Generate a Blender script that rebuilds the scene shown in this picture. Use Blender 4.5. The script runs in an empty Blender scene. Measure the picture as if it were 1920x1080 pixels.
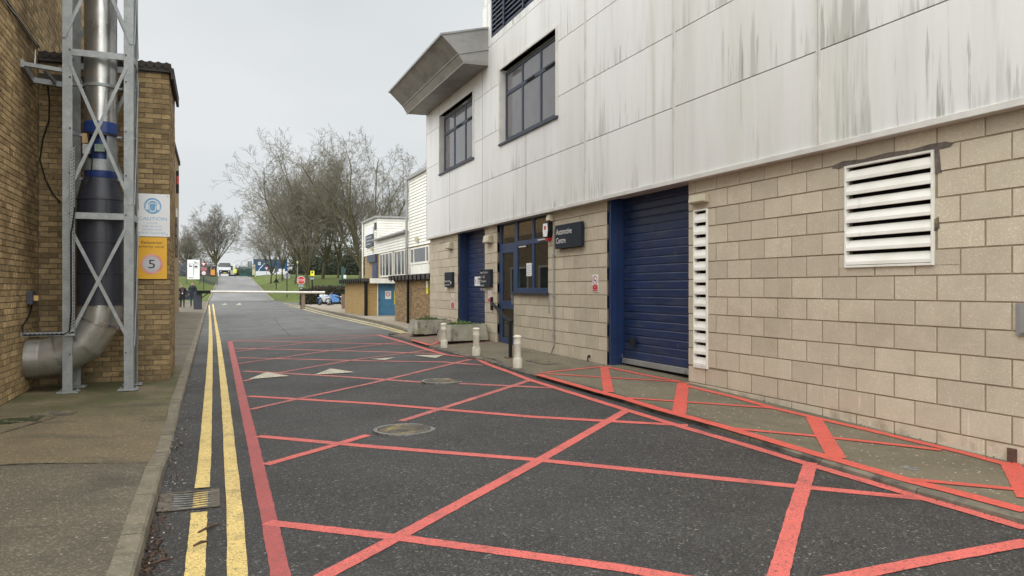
import bpy, math, random
import numpy as np
from mathutils import Vector, Matrix
random.seed(7); RS = np.random.RandomState(7)
sc = bpy.context.scene
# ------------------------------------------------------------------ camera, sky, sun, exposure
FPX, VPX, HZN, CAMZ = 1440.0, 398.0, 540.0, 1.5
TH = math.atan((960-VPX)/FPX); ST, CT = math.sin(TH), math.cos(TH)
cam = bpy.data.objects.new('camera', bpy.data.cameras.new('camera')); sc.collection.objects.link(cam)
cam.data.sensor_width = 36; cam.data.lens = 36*FPX/1920; cam.data.clip_start = .05; cam.data.clip_end = 3000
cam.location = (0, 0, CAMZ); cam.rotation_euler = (math.radians(90), 0, -TH)
sc.camera = cam
SUN_EL, SUN_AZ = 48, 235      # azimuth measured clockwise from +Y
w = bpy.data.worlds.new('World'); sc.world = w; w.use_nodes = True
nt = w.node_tree; nt.nodes.clear()
sky = nt.nodes.new('ShaderNodeTexSky'); sky.sky_type = 'NISHITA'; sky.sun_disc = False
sky.sun_elevation = math.radians(SUN_EL); sky.sun_rotation = math.radians(SUN_AZ)
tc = nt.nodes.new('ShaderNodeTexCoord'); mp = nt.nodes.new('ShaderNodeMapping'); mp.inputs['Scale'].default_value = (1, 1, 2.2)
no = nt.nodes.new('ShaderNodeTexNoise'); no.inputs['Scale'].default_value = 1.6; no.inputs['Detail'].default_value = 4
cr = nt.nodes.new('ShaderNodeValToRGB')
cr.color_ramp.elements[0].position = .3; cr.color_ramp.elements[0].color = (2.85, 3.02, 3.10, 1)
cr.color_ramp.elements[1].position = .7; cr.color_ramp.elements[1].color = (3.66, 3.76, 3.81, 1)
mx = nt.nodes.new('ShaderNodeMixRGB'); mx.inputs[0].default_value = .97
bg = nt.nodes.new('ShaderNodeBackground'); bg.inputs['Strength'].default_value = .05
ow = nt.nodes.new('ShaderNodeOutputWorld')
L = nt.links.new
L(tc.outputs['Generated'], mp.inputs[0]); L(mp.outputs[0], no.inputs[0]); L(no.outputs[0], cr.inputs[0])
L(sky.outputs[0], mx.inputs[1]); L(cr.outputs[0], mx.inputs[2]); L(mx.outputs[0], bg.inputs[0]); L(bg.outputs[0], ow.inputs[0])
sun = bpy.data.objects.new('sun', bpy.data.lights.new('sun', 'SUN')); sc.collection.objects.link(sun)
sun.data.energy = 1.5; sun.data.angle = math.radians(140); sun.data.color = (1, .985, .955)
az, el = math.radians(SUN_AZ), math.radians(SUN_EL)
sdir = Vector((math.sin(az)*math.cos(el), math.cos(az)*math.cos(el), math.sin(el)))
sun.rotation_euler = sdir.to_track_quat('Z', 'Y').to_euler()
sc.view_settings.view_transform = 'Standard'; sc.view_settings.look = 'None'
sc.view_settings.gamma = 1; sc.view_settings.use_curve_mapping = False
sc.view_settings.exposure = 2.12
# ------------------------------------------------------------------ survey helpers (a photo point to a place)
def ray(px, py):
    u, v = px-960, HZN-py
    return (ST*FPX+CT*u, CT*FPX-ST*u, v)
def onX(px, py, D):
    d = ray(px, py); t = D/d[0]; return (D, t*d[1], CAMZ+t*d[2])
def onY(px, py, Y):
    d = ray(px, py); t = Y/d[1]; return (t*d[0], Y, CAMZ+t*d[2])
def onG(px, py, zf):
    d = ray(px, py); z = .1
    for _ in range(14):
        t = (z-CAMZ)/d[2]; z = .5*z+.5*zf(t*d[0], t*d[1])
    return (t*d[0], t*d[1], z)
def lerp(tab, x):
    if x <= tab[0][0]: return tab[0][1]
    for (a, b), (c, d) in zip(tab, tab[1:]):
        if x <= c: return b+(d-b)*(x-a)/(c-a)
    return tab[-1][1]
def sst(t): t = max(0, min(1, t)); return t*t*(3-2*t)
ZR = [(0, 0), (4.2, .05), (8.6, .16), (11, .19), (14, .21), (18, .20), (24, .15), (35, .12), (60, .05), (90, 0)]
HILL = [(88, 0), (94, .2), (165, 3.95), (230, 4.4), (800, 6)]
BANKR = [(55, 0), (76, .05), (84, .35), (95, 1.6), (110, 2.8), (125, 3.4), (165, 4.3), (300, 6), (800, 9)]
BANKL = [(60, 0), (92, .02), (100, .8), (118, 2.9), (140, 3.7), (165, 4.3), (300, 6), (800, 9)]
XL = [(88, -.42), (95, -.2), (165, 1.5), (240, 3)]
XR = [(0, 4.4), (20, 4.4), (24, 6.1), (54, 6.5), (95, 6.4), (165, 6.9), (240, 9)]
def roadz(x, y):
    return lerp(ZR, y)*max(0, min(1, (x-.5)/3.6))*(1 if y < 60 else 1)+lerp(HILL, y)
def groundz(x, y):
    xl, xr = lerp(XL, y), lerp(XR, y); r = roadz(x, y)-.06
    if y < 55: return r-.02 if xl-2.5 < x < 7 else r-.02
    d = (xl-x) if x < xl else (x-xr) if x > xr else 0
    if d == 0: return r
    b = lerp(BANKL if x < xl else BANKR, y+(.18*(x-xr) if x > xr else 0))
    return r+(b-r)*sst(d/5)
PWALL = [(-5, .1), (0, .1), (4.2, .126), (8.6, .245), (10.8, .27), (16, .3), (24, .3)]
def pavRz(x, y):
    e = lerp(ZR, y)+.04; t = max(0, min(1, (x-4.5)/1.35)); return e+(lerp(PWALL, y)-e)*t
def kerbh(y): return .105-.08*sst((y-6.7)/.5)*(1-sst((y-9.3)/.6))
def pavLz(x, y):
    t = max(0, min(1, (-.48-x)/.9)); return kerbh(y)+(.12-kerbh(y))*t
def pavAz(x, y): return lerp(ZR, y)+.09
# ------------------------------------------------------------------ objects
STATIC = {}
def tag(o, label=None, cat=None, group=None, kind=None):
    if label: o['label'] = label
    if cat: o['category'] = cat
    if group: o['group'] = group
    if kind: o['kind'] = kind
    return o
def thing(name, label, cat, loc=(0, 0, 0), group=None, static=True, rz=0):
    o = bpy.data.objects.new(name, None); sc.collection.objects.link(o); o.empty_display_size = .2
    o.location = loc; o.rotation_euler = (0, 0, rz); tag(o, label, cat, group)
    if static: STATIC[o.name] = Vector(loc)
    return o
def link(o, parent=None):
    sc.collection.objects.link(o)
    if parent is not None:
        o.parent = parent
        if parent.name in STATIC: o.matrix_parent_inverse = Matrix.Translation(-STATIC[parent.name])
    return o
class MB:
    def __init__(s): s.v = []; s.f = []; s.mi = []; s.m = 0
    def add(s, vs, fs):
        b = len(s.v); s.v += [tuple(p) for p in vs]; s.f += [tuple(b+i for i in f) for f in fs]; s.mi += [s.m]*len(fs); return s
    def box(s, x0, x1, y0, y1, z0, z1):
        x0, x1 = sorted((x0, x1)); y0, y1 = sorted((y0, y1)); z0, z1 = sorted((z0, z1))
        return s.add([(x0,y0,z0),(x1,y0,z0),(x1,y1,z0),(x0,y1,z0),(x0,y0,z1),(x1,y0,z1),(x1,y1,z1),(x0,y1,z1)],
              [(0,3,2,1),(4,5,6,7),(0,1,5,4),(1,2,6,5),(2,3,7,6),(3,0,4,7)])
    def hexa(s, p):   # 8 points: bottom ring 4, top ring 4
        return s.add(p, [(0,3,2,1),(4,5,6,7),(0,1,5,4),(1,2,6,5),(2,3,7,6),(3,0,4,7)])
    def rings(s, rs, cap=True, closed=False):
        n = len(rs[0]); b = [p for r in rs for p in r]; fs = []
        m = len(rs) if closed else len(rs)-1
        for i in range(m):
            j = (i+1) % len(rs)
            for k in range(n):
                l = (k+1) % n; fs.append((i*n+k, i*n+l, j*n+l, j*n+k))
        if cap and not closed: fs += [tuple(range(n))[::-1], tuple((len(rs)-1)*n+k for k in range(n))]
        return s.add(b, fs)
    def tube(s, pts, r, n=8, cap=True):
        pts = [Vector(p) for p in pts]; rr = r if isinstance(r, (list, tuple)) else [r]*len(pts); out = []
        for i, p in enumerate(pts):
            d = (pts[min(i+1, len(pts)-1)]-pts[max(i-1, 0)]).normalized()
            a = Vector((0, 0, 1)) if abs(d.z) < .9 else Vector((1, 0, 0))
            x = d.cross(a).normalized(); y = d.cross(x)
            out.append([p+x*math.cos(2*math.pi*k/n)*rr[i]+y*math.sin(2*math.pi*k/n)*rr[i] for k in range(n)])
        return s.rings(out, cap)
    def bar(s, p, q, w, t, up=(0, 0, 1)):
        p, q = Vector(p), Vector(q); d = (q-p).normalized(); u = Vector(up)
        x = d.cross(u)
        if x.length < 1e-4: x = d.cross(Vector((0, 1, 0)))
        x.normalize(); y = x.cross(d).normalized()
        r = lambda c: [c+x*a*w/2+y*b*t/2 for a, b in ((-1,-1),(1,-1),(1,1),(-1,1))]
        return s.rings([r(p), r(q)])
    def lathe(s, prof, c=(0, 0, 0), n=24, cap=True):
        return s.rings([[(c[0]+r*math.cos(2*math.pi*k/n), c[1]+r*math.sin(2*math.pi*k/n), c[2]+z) for k in range(n)] for r, z in prof], cap)
    def prism(s, poly, off):   # polygon of 3D points extruded by vector
        n = len(poly); o = Vector(off); a = [Vector(p) for p in poly]
        return s.add(a+[p+o for p in a], [tuple(range(n))[::-1], tuple(range(n, 2*n))]+[(i, (i+1) % n, n+(i+1) % n, n+i) for i in range(n)])
    def grid(s, fn, nu, nv):
        return s.add([fn(i/nu, j/nv) for j in range(nv+1) for i in range(nu+1)],
              [(j*(nu+1)+i, j*(nu+1)+i+1, (j+1)*(nu+1)+i+1, (j+1)*(nu+1)+i) for j in range(nv) for i in range(nu)])
    def mesh(s, name, mat, smooth=False):
        m = bpy.data.meshes.new(name); m.from_pydata(s.v, [], s.f)
        for x in (mat if isinstance(mat, (list, tuple)) else [mat]): m.materials.append(x)
        if max(s.mi or [0]): m.polygons.foreach_set('material_index', s.mi)
        if smooth: m.polygons.foreach_set('use_smooth', [True]*len(s.f)); m.set_sharp_from_angle(angle=math.radians(38))
        m.update(); return m
    def build(s, name, mat, parent=None, smooth=False, bevel=0, **kw):
        o = bpy.data.objects.new(name, s.mesh(name, mat, smooth)); link(o, parent)
        if bevel:
            b = o.modifiers.new('bevel', 'BEVEL'); b.width = bevel; b.segments = 2; b.limit_method = 'ANGLE'
        tag(o, **kw); return o
def inst(name, me, loc, scale=(1, 1, 1), parent=None, rot=None):
    o = bpy.data.objects.new(name, me); link(o, parent); o.location = loc; o.scale = scale
    if rot: o.rotation_euler = rot
    return o
def copy_tree(o, parent=None):
    c = o.copy(); sc.collection.objects.link(c)
    if parent is not None: c.parent = parent
    for ch in o.children: copy_tree(ch, c)
    return c
# ------------------------------------------------------------------ materials
def mat(name, c1, c2=None, rough=.7, metal=0, scale=3, detail=5, stretch=(1, 1, 1), lo=.35, hi=.65, bump=0, bscale=60,
        bstretch=(1, 1, 1), spec=.5, rnd=0, layers=(), speck=(), rvar=0, coat=0, emit=0, cell=None, flame=()):
    m = bpy.data.materials.new(name); m.use_nodes = True; t = m.node_tree; N = t.nodes; K = t.links.new
    bs = N['Principled BSDF']; geo = N.new('ShaderNodeNewGeometry'); pos = geo.outputs['Position']
    def mapped(st):
        if tuple(st) == (1, 1, 1): return pos
        q = N.new('ShaderNodeMapping'); q.inputs['Scale'].default_value = st; K(pos, q.inputs[0]); return q.outputs[0]
    def noise(sc_, st=(1, 1, 1), det=4, ro=.55):
        n = N.new('ShaderNodeTexNoise'); n.inputs['Scale'].default_value = sc_; n.inputs['Detail'].default_value = det
        n.inputs['Roughness'].default_value = ro; K(mapped(st), n.inputs[0]); return n.outputs[0]
    def ramp(src, a, b, x=0, y=1):
        r = N.new('ShaderNodeMapRange'); r.inputs[1].default_value = a; r.inputs[2].default_value = b
        r.inputs[3].default_value = x; r.inputs[4].default_value = y; K(src, r.inputs[0]); return r.outputs[0]
    def mix(f, a, b, mode='MIX'):
        x = N.new('ShaderNodeMixRGB'); x.blend_type = mode
        for i, z in enumerate((f, a, b)):
            if hasattr(z, 'links'): K(z, x.inputs[i])
            else: x.inputs[i].default_value = z if not isinstance(z, tuple) else (*z, 1)
        return x.outputs[0]
    def mul(a, b):
        x = N.new('ShaderNodeMath'); x.operation = 'MULTIPLY'
        for i, z in enumerate((a, b)):
            if hasattr(z, 'links'): K(z, x.inputs[i])
            else: x.inputs[i].default_value = z
        return x.outputs[0]
    c2 = c2 or tuple(x*.8 for x in c1)
    col = mix(ramp(noise(scale, stretch, detail), lo, hi), tuple(c1), tuple(c2))
    rv = None
    if rnd:
        oi = N.new('ShaderNodeObjectInfo'); at = N.new('ShaderNodeAttribute'); at.attribute_name = 'rnd'
        ad = N.new('ShaderNodeMath'); ad.operation = 'ADD'; K(oi.outputs['Random'], ad.inputs[0]); K(at.outputs['Fac'], ad.inputs[1])
        fr = N.new('ShaderNodeMath'); fr.operation = 'FRACT'; K(ad.outputs[0], fr.inputs[0]); rv = fr.outputs[0]
        k = ramp(rv, 0, 1, 1-rnd, 1+rnd); cb = N.new('ShaderNodeCombineColor')
        for i in range(3): K(k, cb.inputs[i])
        col = mix(1.0, col, cb.outputs[0], 'MULTIPLY')
    if cell:   # flat wall of bricks seen from far away: colour only
        bt = N.new('ShaderNodeTexBrick'); sx = N.new('ShaderNodeSeparateXYZ'); K(pos, sx.inputs[0])
        cx = N.new('ShaderNodeCombineXYZ'); adx = N.new('ShaderNodeMath'); adx.operation = 'ADD'
        K(sx.outputs[0], adx.inputs[0]); K(sx.outputs[1], adx.inputs[1]); K(adx.outputs[0], cx.inputs[0]); K(sx.outputs[2], cx.inputs[1])
        K(cx.outputs[0], bt.inputs['Vector']); bt.inputs['Scale'].default_value = 1
        bt.inputs['Brick Width'].default_value = .225; bt.inputs['Row Height'].default_value = .075
        bt.inputs['Mortar Size'].default_value = .006; bt.inputs['Color1'].default_value = (*cell[0], 1)
        bt.inputs['Color2'].default_value = (*cell[1], 1); bt.inputs['Mortar'].default_value = (*cell[2], 1)
        col = mix(.8, col, bt.outputs[0])
    for sp in speck:     # (scale, colour, lo, hi, strength)
        vo = N.new('ShaderNodeTexVoronoi'); vo.inputs['Scale'].default_value = sp[0]; K(pos, vo.inputs['Vector'])
        s3 = N.new('ShaderNodeSeparateColor'); K(vo.outputs['Color'], s3.inputs[0])
        col = mix(mul(ramp(s3.outputs[0], sp[2], sp[3]), sp[4]), col, tuple(sp[1]))
    for ly in layers:    # (colour, scale, stretch, lo, hi, strength[, axis, a, b[, axis, a, b]])
        f = mul(ramp(noise(ly[1], ly[2], 6, .65), ly[3], ly[4]), ly[5]); k = 6
        while len(ly) > k:
            s2 = N.new('ShaderNodeSeparateXYZ'); K(pos, s2.inputs[0])
            f = mul(f, ramp(s2.outputs[ly[k]], ly[k+1], ly[k+2])); k += 3
        col = mix(f, col, tuple(ly[0]))
    for fl in flame:     # algae runs that widen downwards to the seam below them: (colour, scale, lo, hi, strength, patch lo, patch hi)
        s4 = N.new('ShaderNodeSeparateXYZ'); K(pos, s4.inputs[0])
        a1 = N.new('ShaderNodeMath'); a1.operation = 'SUBTRACT'; K(s4.outputs[2], a1.inputs[0]); a1.inputs[1].default_value = 2.93
        a2 = N.new('ShaderNodeMath'); a2.operation = 'FRACT'; K(a1.outputs[0], a2.inputs[0])
        a3 = N.new('ShaderNodeMath'); a3.operation = 'MULTIPLY'; K(a2.outputs[0], a3.inputs[0]); a3.inputs[1].default_value = -.17
        a4 = N.new('ShaderNodeMath'); a4.operation = 'ADD'; K(a3.outputs[0], a4.inputs[0]); K(noise(fl[1], (1, 1, .06), 4, .6), a4.inputs[1])
        col = mix(mul(mul(ramp(a4.outputs[0], fl[2], fl[3]), fl[4]), ramp(noise(.8, (1, 1, .5), 2), fl[5], fl[6])), col, tuple(fl[0]))
    K(col, bs.inputs['Base Color'])
    bs.inputs['Metallic'].default_value = metal; bs.inputs['Specular IOR Level'].default_value = spec
    if rvar: K(ramp(noise(scale*.7, (1, 1, 1), 4), .3, .7, rough-rvar, rough+rvar), bs.inputs['Roughness'])
    else: bs.inputs['Roughness'].default_value = rough
    if coat: bs.inputs['Coat Weight'].default_value = coat
    if emit: bs.inputs['Emission Color'].default_value = (*c1, 1); bs.inputs['Emission Strength'].default_value = emit
    if bump:
        bp = N.new('ShaderNodeBump'); bp.inputs['Strength'].default_value = 1; bp.inputs['Distance'].default_value = bump
        K(noise(bscale, bstretch, 3, .6), bp.inputs['Height']); K(bp.outputs[0], bs.inputs['Normal'])
    return m
G3 = lambda g: (g, g, g)
asphalt = mat('asphalt', (.019, .0185, .018), (.029, .028, .027), rough=.66, scale=.7, bump=.004, bscale=170, rvar=.1, spec=.38,
    speck=((130, (.125, .118, .108), .62, .98, .85), (75, (.24, .23, .21), .965, .995, .8), (150, (.008, .008, .008), .0, .3, .0)),
    layers=(((.125, .125, .122), .22, (1, 1, 1), .15, .4, .9, 1, 19, 27), ((.05, .05, .05), .5, (.35, 1.6, 1), .5, .7, .5, 1, 22, 30),
            ((.012, .0115, .011), 1.3, (1, 1, 1), .5, .75, .5), ((.045, .044, .042), .9, (1.6, .22, 1), .52, .7, .6), ((.010, .010, .010), 5, (1, 1, 1), .66, .72, .6)))
far_tar = mat('hill_tarmac', (.20, .20, .195), (.14, .14, .138), scale=.35, rough=.6, stretch=(1, .25, 1), layers=(((.22, .21, .2), .5, (.3, 1.5, 1), .55, .7, .6), ((.05, .05, .05), .8, (.25, 1.2, 1), .6, .72, .6)), bump=.003, bscale=60)
pavtar = mat('speckled_pavement', (.25, .205, .14), (.18, .15, .104), rough=.8, scale=1.4, bump=.005, bscale=120, rvar=.1,
    speck=((110, (.36, .31, .22), .70, .98, .6), (75, (.55, .5, .4), .965, .99, .7), (90, (.03, .028, .022), .0, .25, .6)),
    layers=(((.04, .037, .03), 1.1, (1, 1, 1), .5, .7, .6), ((.035, .034, .03), 2.5, (1, 4, 1), .62, .7, .6)))
pavmoss = mat('mossy_concrete', (.27, .205, .11), (.20, .155, .082), rough=.85, scale=2.2, bump=.005, bscale=90,
    speck=((95, (.40, .33, .21), .74, .98, .55), (65, (.58, .52, .42), .97, .99, .7), (80, (.04, .035, .025), .0, .2, .5)),
    layers=(((.062, .066, .018), 1.0, (1, 1, 1), .36, .56, .9, 1, 9.0, 10.6), ((.045, .04, .032), 1.4, (.6, 1.6, 1), .55, .68, .6),
            ((.17, .18, .14), 3, (.5, 3, 1), .62, .7, .5, 1, 10, 11)))
pavR = mat('buff_concrete', (.150, .128, .084), (.112, .097, .064), rough=.8, scale=1.7, bump=.004, bscale=80, rvar=.12,
    speck=((75, (.26, .22, .15), .8, .98, .4), (60, (.50, .45, .38), .985, .995, .8)),
    layers=(((.06, .053, .035), 2.0, (1, .5, 1), .52, .68, .55), ((.20, .085, .07), .9, (1, 1, 1), .35, .55, .5, 1, 15.6, 16.4)))
concA = mat('pale_concrete', (.27, .235, .18), (.2, .175, .135), rough=.85, scale=.8, bump=.003)
kerbm = mat('kerb_concrete', (.20, .175, .125), (.13, .115, .085), rough=.85, scale=5, bump=.006, bscale=50, rnd=.12,
    speck=((90, (.34, .3, .22), .8, .98, .5),), layers=(((.05, .048, .03), 6, (1, 1, 1), .55, .7, .6),))
kerbR = mat('kerb_concrete_dirty', (.17, .15, .11), (.10, .09, .07), rough=.85, scale=5, bump=.006, bscale=50, rnd=.12,
    layers=(((.035, .034, .03), 4, (1, 1, 1), .45, .6, .8),))
grass = mat('lawn_grass', (.115, .150, .035), (.075, .105, .028), rough=.9, scale=.6, bump=.05, bscale=4, spec=.2,
    layers=(((.10, .085, .04), .35, (1, 1, 1), .52, .66, .7), ((.045, .06, .018), 2.5, (1, 1, 1), .5, .65, .6), ((.14, .15, .05), 5, (1, 1, 1), .6, .68, .5)))
def paint(name, c, dark, wear=.62, base=(.045, .044, .042)):
    return mat(name, c, dark, rough=.6, scale=2.2, bump=.003, bscale=150,
        speck=((150, base, .80, .97, .75), (60, tuple(x*.75 for x in c), .6, .9, .5)), layers=((tuple(x*.62 for x in c), 14, (1, 1, 1), .55, .68, .45), (base, 38, (1, 1, 1), wear-.08, wear+.0, .8), (base, 2.6, (1, 1, 1), wear-.10, wear+.10, .6), (base, 90, (1, 1, 1), wear-.08, wear-.01, .75)))
redp = paint('red_road_paint', (.68, .135, .11), (.56, .115, .095), .66)
redl = paint('red_road_paint_worn', (.66, .17, .14), (.52, .13, .11), .60)
redd = paint('red_border_paint', (.42, .085, .08), (.34, .07, .065), .68)
redpav = paint('red_pavement_paint', (.68, .095, .07), (.58, .085, .06), .66, (.11, .095, .06))
yelp = paint('yellow_road_paint', (.80, .60, .21), (.66, .49, .17), .65)
yelw = paint('worn_yellow_paint', (.78, .66, .30), (.66, .54, .24), .6)
whitep = paint('white_road_paint', (.72, .66, .5), (.6, .55, .42), .6)
mortar = mat('brick_mortar', (.20, .165, .11), (.14, .115, .08), rough=.95, scale=8, bump=.004)
brickm = mat('stock_brick', (.46, .335, .175), (.29, .21, .11), rough=.9, scale=14, bump=.006, bscale=45, spec=.2, rnd=.34, lo=.3, hi=.7,
    layers=(((.045, .033, .025), 34, (1, 1, 1), .60, .66, .85), ((.15, .10, .055), 1.1, (1, 1, 1), .45, .62, .6)))
brickd = mat('brown_brick', (.33, .24, .125), (.22, .16, .085), rough=.9, scale=12, bump=.006, bscale=45, spec=.2, rnd=.36, lo=.3, hi=.7,
    layers=(((.02, .016, .013), 20, (1, 1, 1), .62, .67, .95), ((.34, .27, .17), 3.0, (1, 1, 1), .66, .75, .5), ((.06, .055, .035), 1.2, (1, 1, 1), .45, .6, .8, 2, .9, .1)))
brickfar = mat('far_brick', (.30, .205, .10), (.22, .15, .075), rough=.9, scale=1.5, cell=((.34, .24, .115), (.22, .145, .07), (.30, .25, .17)))
brickshed = mat('ochre_brick', (.42, .28, .10), (.30, .19, .07), rough=.9, scale=1.5, cell=((.45, .30, .10), (.33, .21, .075), (.42, .34, .22)))
brickshed2 = mat('mixed_shed_brick', (.28, .18, .08), (.18, .115, .06), rough=.9, scale=1.2, cell=((.34, .22, .09), (.12, .08, .045), (.26, .2, .13)))
blockmortar = mat('block_mortar', (.30, .24, .16), (.24, .19, .125), rough=.95, scale=6)
blockm = mat('concrete_block', (.665, .600, .468), (.60, .538, .415), rough=.93, scale=5, bump=.0045, bscale=110, rnd=.11, spec=.25,
    speck=((150, (.58, .5, .38), .8, 1, .35), (110, (.25, .2, .15), .0, .15, .35)),
    layers=(((.56, .47, .37), 1.6, (1, 1, 1), .3, .6, .35, 2, .62, .40), ((.68, .62, .52), 3.0, (6, 6, .6), .56, .72, .8, 2, .62, .5),
            ((.26, .22, .16), 1.4, (1, 1, 1), .55, .75, .3), ((.22, .17, .12), 5, (1, 1, 1), .5, .7, .6, 2, .32, .2)))
panelm = mat('white_cladding', (.71, .71, .695), (.65, .65, .635), rough=.42, scale=.7, stretch=(1, 1, .4), bump=.0006, bscale=220, rnd=.03, spec=.4,
    layers=(((.47, .48, .38), .9, (1, 1, .10), .45, .68, .40, 1, 19.5, 12), ((.36, .37, .28), 2.4, (1, 1, .07), .58, .72, .40, 1, 17, 11, 2, 2.4, 3.4),
            ((.47, .47, .45), 2.0, (1, 1, .08), .50, .74, .45)),
    flame=(((.24, .245, .21), 6, .51, .60, .42, .44, .62), ((.13, .14, .115), 15, .545, .61, .45, .47, .63)))
panelbox = mat('grey_canopy_metal', (.30, .295, .275), (.23, .225, .21), rough=.5, scale=2.2, stretch=(1, 1, .6), metal=.25,
    layers=(((.08, .08, .07), 3, (.4, .4, 2), .5, .7, .5), ((.34, .34, .32), 1.2, (1, 1, 1), .6, .75, .5)))
trimm = mat('light_aluminium_trim', (.62, .61, .57), (.52, .51, .48), rough=.45, scale=4, metal=0)
trimgrey = mat('grey_trim', (.33, .33, .32), rough=.5, metal=.3)
bluem = mat('navy_painted_steel', (.012, .032, .105), (.009, .024, .082), rough=.38, scale=3, spec=.5,
    layers=(((.30, .32, .36), 16, (1, 1, .5), .68, .71, .6, 2, 1.3, .5), ((.03, .05, .10), 1.4, (1, 1, 1), .5, .7, .5)))
bluedoor = mat('navy_door_slat', (.010, .028, .095), (.008, .022, .075), rough=.36, scale=2, rnd=.06, spec=.5,
    layers=(((.045, .06, .09), 3.5, (.6, .6, 3), .48, .66, .6), ((.10, .11, .12), 12, (1, 1, .4), .62, .68, .5), ((.09, .085, .075), 2, (1, 1, 1), .4, .7, .5, 2, .75, .3)))
bluefr = mat('blue_window_frame', (.022, .052, .13), (.018, .042, .11), rough=.35, scale=4)
bluefr2 = mat('slate_blue_frame', (.018, .028, .055), rough=.45, scale=4)
glassd = mat('dark_glass', (.012, .013, .014), (.008, .009, .01), rough=.02, spec=.9)
glassu = mat('grey_blind_glass', (.125, .12, .125), (.105, .10, .105), rough=.04, spec=.8)
glassf = mat('far_glass', (.05, .055, .055), (.02, .022, .022), rough=.1, spec=.8, scale=1.2)
white = mat('white_powder_coat', (.78, .77, .72), (.68, .67, .60), rough=.42, scale=3, layers=(((.35, .33, .27), 5, (1, 1, .3), .6, .72, .4),))
whiteb = mat('white_weatherboard', (.78, .78, .72), (.70, .69, .62), rough=.5, scale=1.5, rnd=.04, layers=(((.45, .44, .36), 1.2, (1, 1, 1), .55, .75, .4),))
bollw = mat('chalky_white_bollard', (.68, .65, .55), (.58, .55, .45), rough=.6, scale=9, bump=.001, layers=(((.25, .21, .13), 12, (1, 1, .6), .58, .68, .6),))
black = mat('black_plastic', (.008, .008, .009), (.011, .011, .011), rough=.5, spec=.25)
navy = mat('navy_sign_face', (.011, .017, .027), (.014, .02, .03), rough=.6, spec=.25)
darkv = mat('dark_void', (.006, .006, .006), rough=.9)
galv = mat('galvanised_steel', (.36, .38, .385), (.25, .27, .275), rough=.5, metal=.45, scale=9, lo=.3, hi=.7,
    layers=(((.5, .52, .52), 30, (1, 1, 1), .55, .65, .35), ((.16, .165, .16), 2.5, (1, 1, .2), .55, .7, .4)))
duct = mat('bright_duct_steel', (.50, .50, .485), (.38, .38, .37), rough=.30, metal=.85, scale=3.5, rvar=.08, layers=(((.2, .2, .19), 5, (1, 1, .3), .6, .75, .45),))
ductl = mat('dusty_duct_steel', (.52, .515, .49), (.40, .395, .37), rough=.34, metal=.65, scale=3.5, rvar=.08, layers=(((.18, .16, .13), 4, (1, 1, 1), .55, .72, .5),))
ductn = mat('dark_duct_wrap', (.034, .037, .050), (.027, .03, .042), rough=.42, scale=3, rvar=.06)
blueband = mat('blue_rubber_band', (.018, .05, .21), (.012, .035, .15), rough=.4, scale=14, stretch=(.3, .3, 3))
rust = mat('rusty_steel', (.12, .06, .035), (.07, .04, .03), rough=.85, scale=20)
dkmetal = mat('dark_metal', (.035, .034, .03), (.05, .045, .035), rough=.5, metal=.3)
castiron = mat('cast_iron_cover', (.13, .115, .085), (.07, .062, .05), rough=.75, metal=.2, scale=5, bump=.008, bscale=60,
    layers=(((.36, .27, .11), 3.2, (1, 1, 1), .5, .62, .75), ((.03, .03, .03), 40, (1, 1, 1), .55, .6, .7)))
ironring = mat('iron_ring', (.28, .27, .25), (.12, .12, .11), rough=.6, metal=.4, scale=20)
stonep = mat('weathered_planter_concrete', (.42, .40, .33), (.28, .27, .21), rough=.9, scale=4, bump=.012, bscale=22,
    layers=(((.09, .085, .06), 5, (1, 1, .45), .52, .66, .75), ((.20, .20, .07), 2.5, (1, 1, 1), .5, .66, .6), ((.02, .02, .018), 9, (1, 1, .4), .62, .68, .8)))
leafg = mat('planter_weeds', (.09, .16, .03), (.055, .10, .02), rough=.7, scale=20, rnd=.2)
hedgem = mat('winter_hedge', (.052, .046, .026), (.035, .036, .02), rough=.9, scale=5)
woodm = mat('evergreen_scrub', (.022, .032, .02), (.04, .045, .022), rough=.9, scale=.8)
twigm = mat('twig_bark', (.185, .168, .128), (.13, .12, .09), rough=.9, scale=.5, spec=.2)
barkm = mat('trunk_bark', (.115, .098, .060), (.07, .064, .04), rough=.95, scale=3, stretch=(1, 1, .25), bump=.03, bscale=8, spec=.2,
    layers=(((.10, .11, .045), 1.2, (1, 1, .5), .5, .65, .6),))
twigf = mat('far_twig_bark', (.20, .185, .16), (.15, .14, .12), rough=.9, scale=.5, spec=.2)
timber = mat('weathered_timber', (.28, .215, .16), (.19, .14, .105), rough=.9, scale=8, stretch=(1, 1, .1))
bluew = mat('peeling_blue_paint', (.065, .215, .37), (.05, .17, .30), rough=.6, scale=3, layers=(((.26, .25, .22), 9, (1, 1, .35), .60, .64, .8), ((.03, .08, .13), 14, (3, 3, .2), .58, .66, .6)))
roofm = mat('dark_roof_felt', (.038, .034, .030), (.06, .052, .045), rough=.85, scale=3)
signw = mat('white_sign_face', (.78, .79, .80), (.72, .73, .74), rough=.4, scale=2)
signy = mat('amber_sign_face', (.80, .43, .015), (.72, .38, .012), rough=.4, scale=2, layers=(((.5, .28, .02), 5, (1, 1, .3), .6, .75, .4),))
signr = mat('red_sign_face', (.50, .018, .02), (.42, .015, .018), rough=.4)
ringr = mat('faded_red_ring', (.62, .22, .18), (.72, .36, .28), rough=.4, scale=6)
signb = mat('faded_blue_print', (.13, .33, .56), (.22, .45, .66), rough=.4, scale=9)
signbl = mat('pale_blue_print', (.20, .40, .62), (.40, .56, .72), rough=.4, scale=12)
ink = mat('black_print', (.012, .012, .014), rough=.4)
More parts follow.
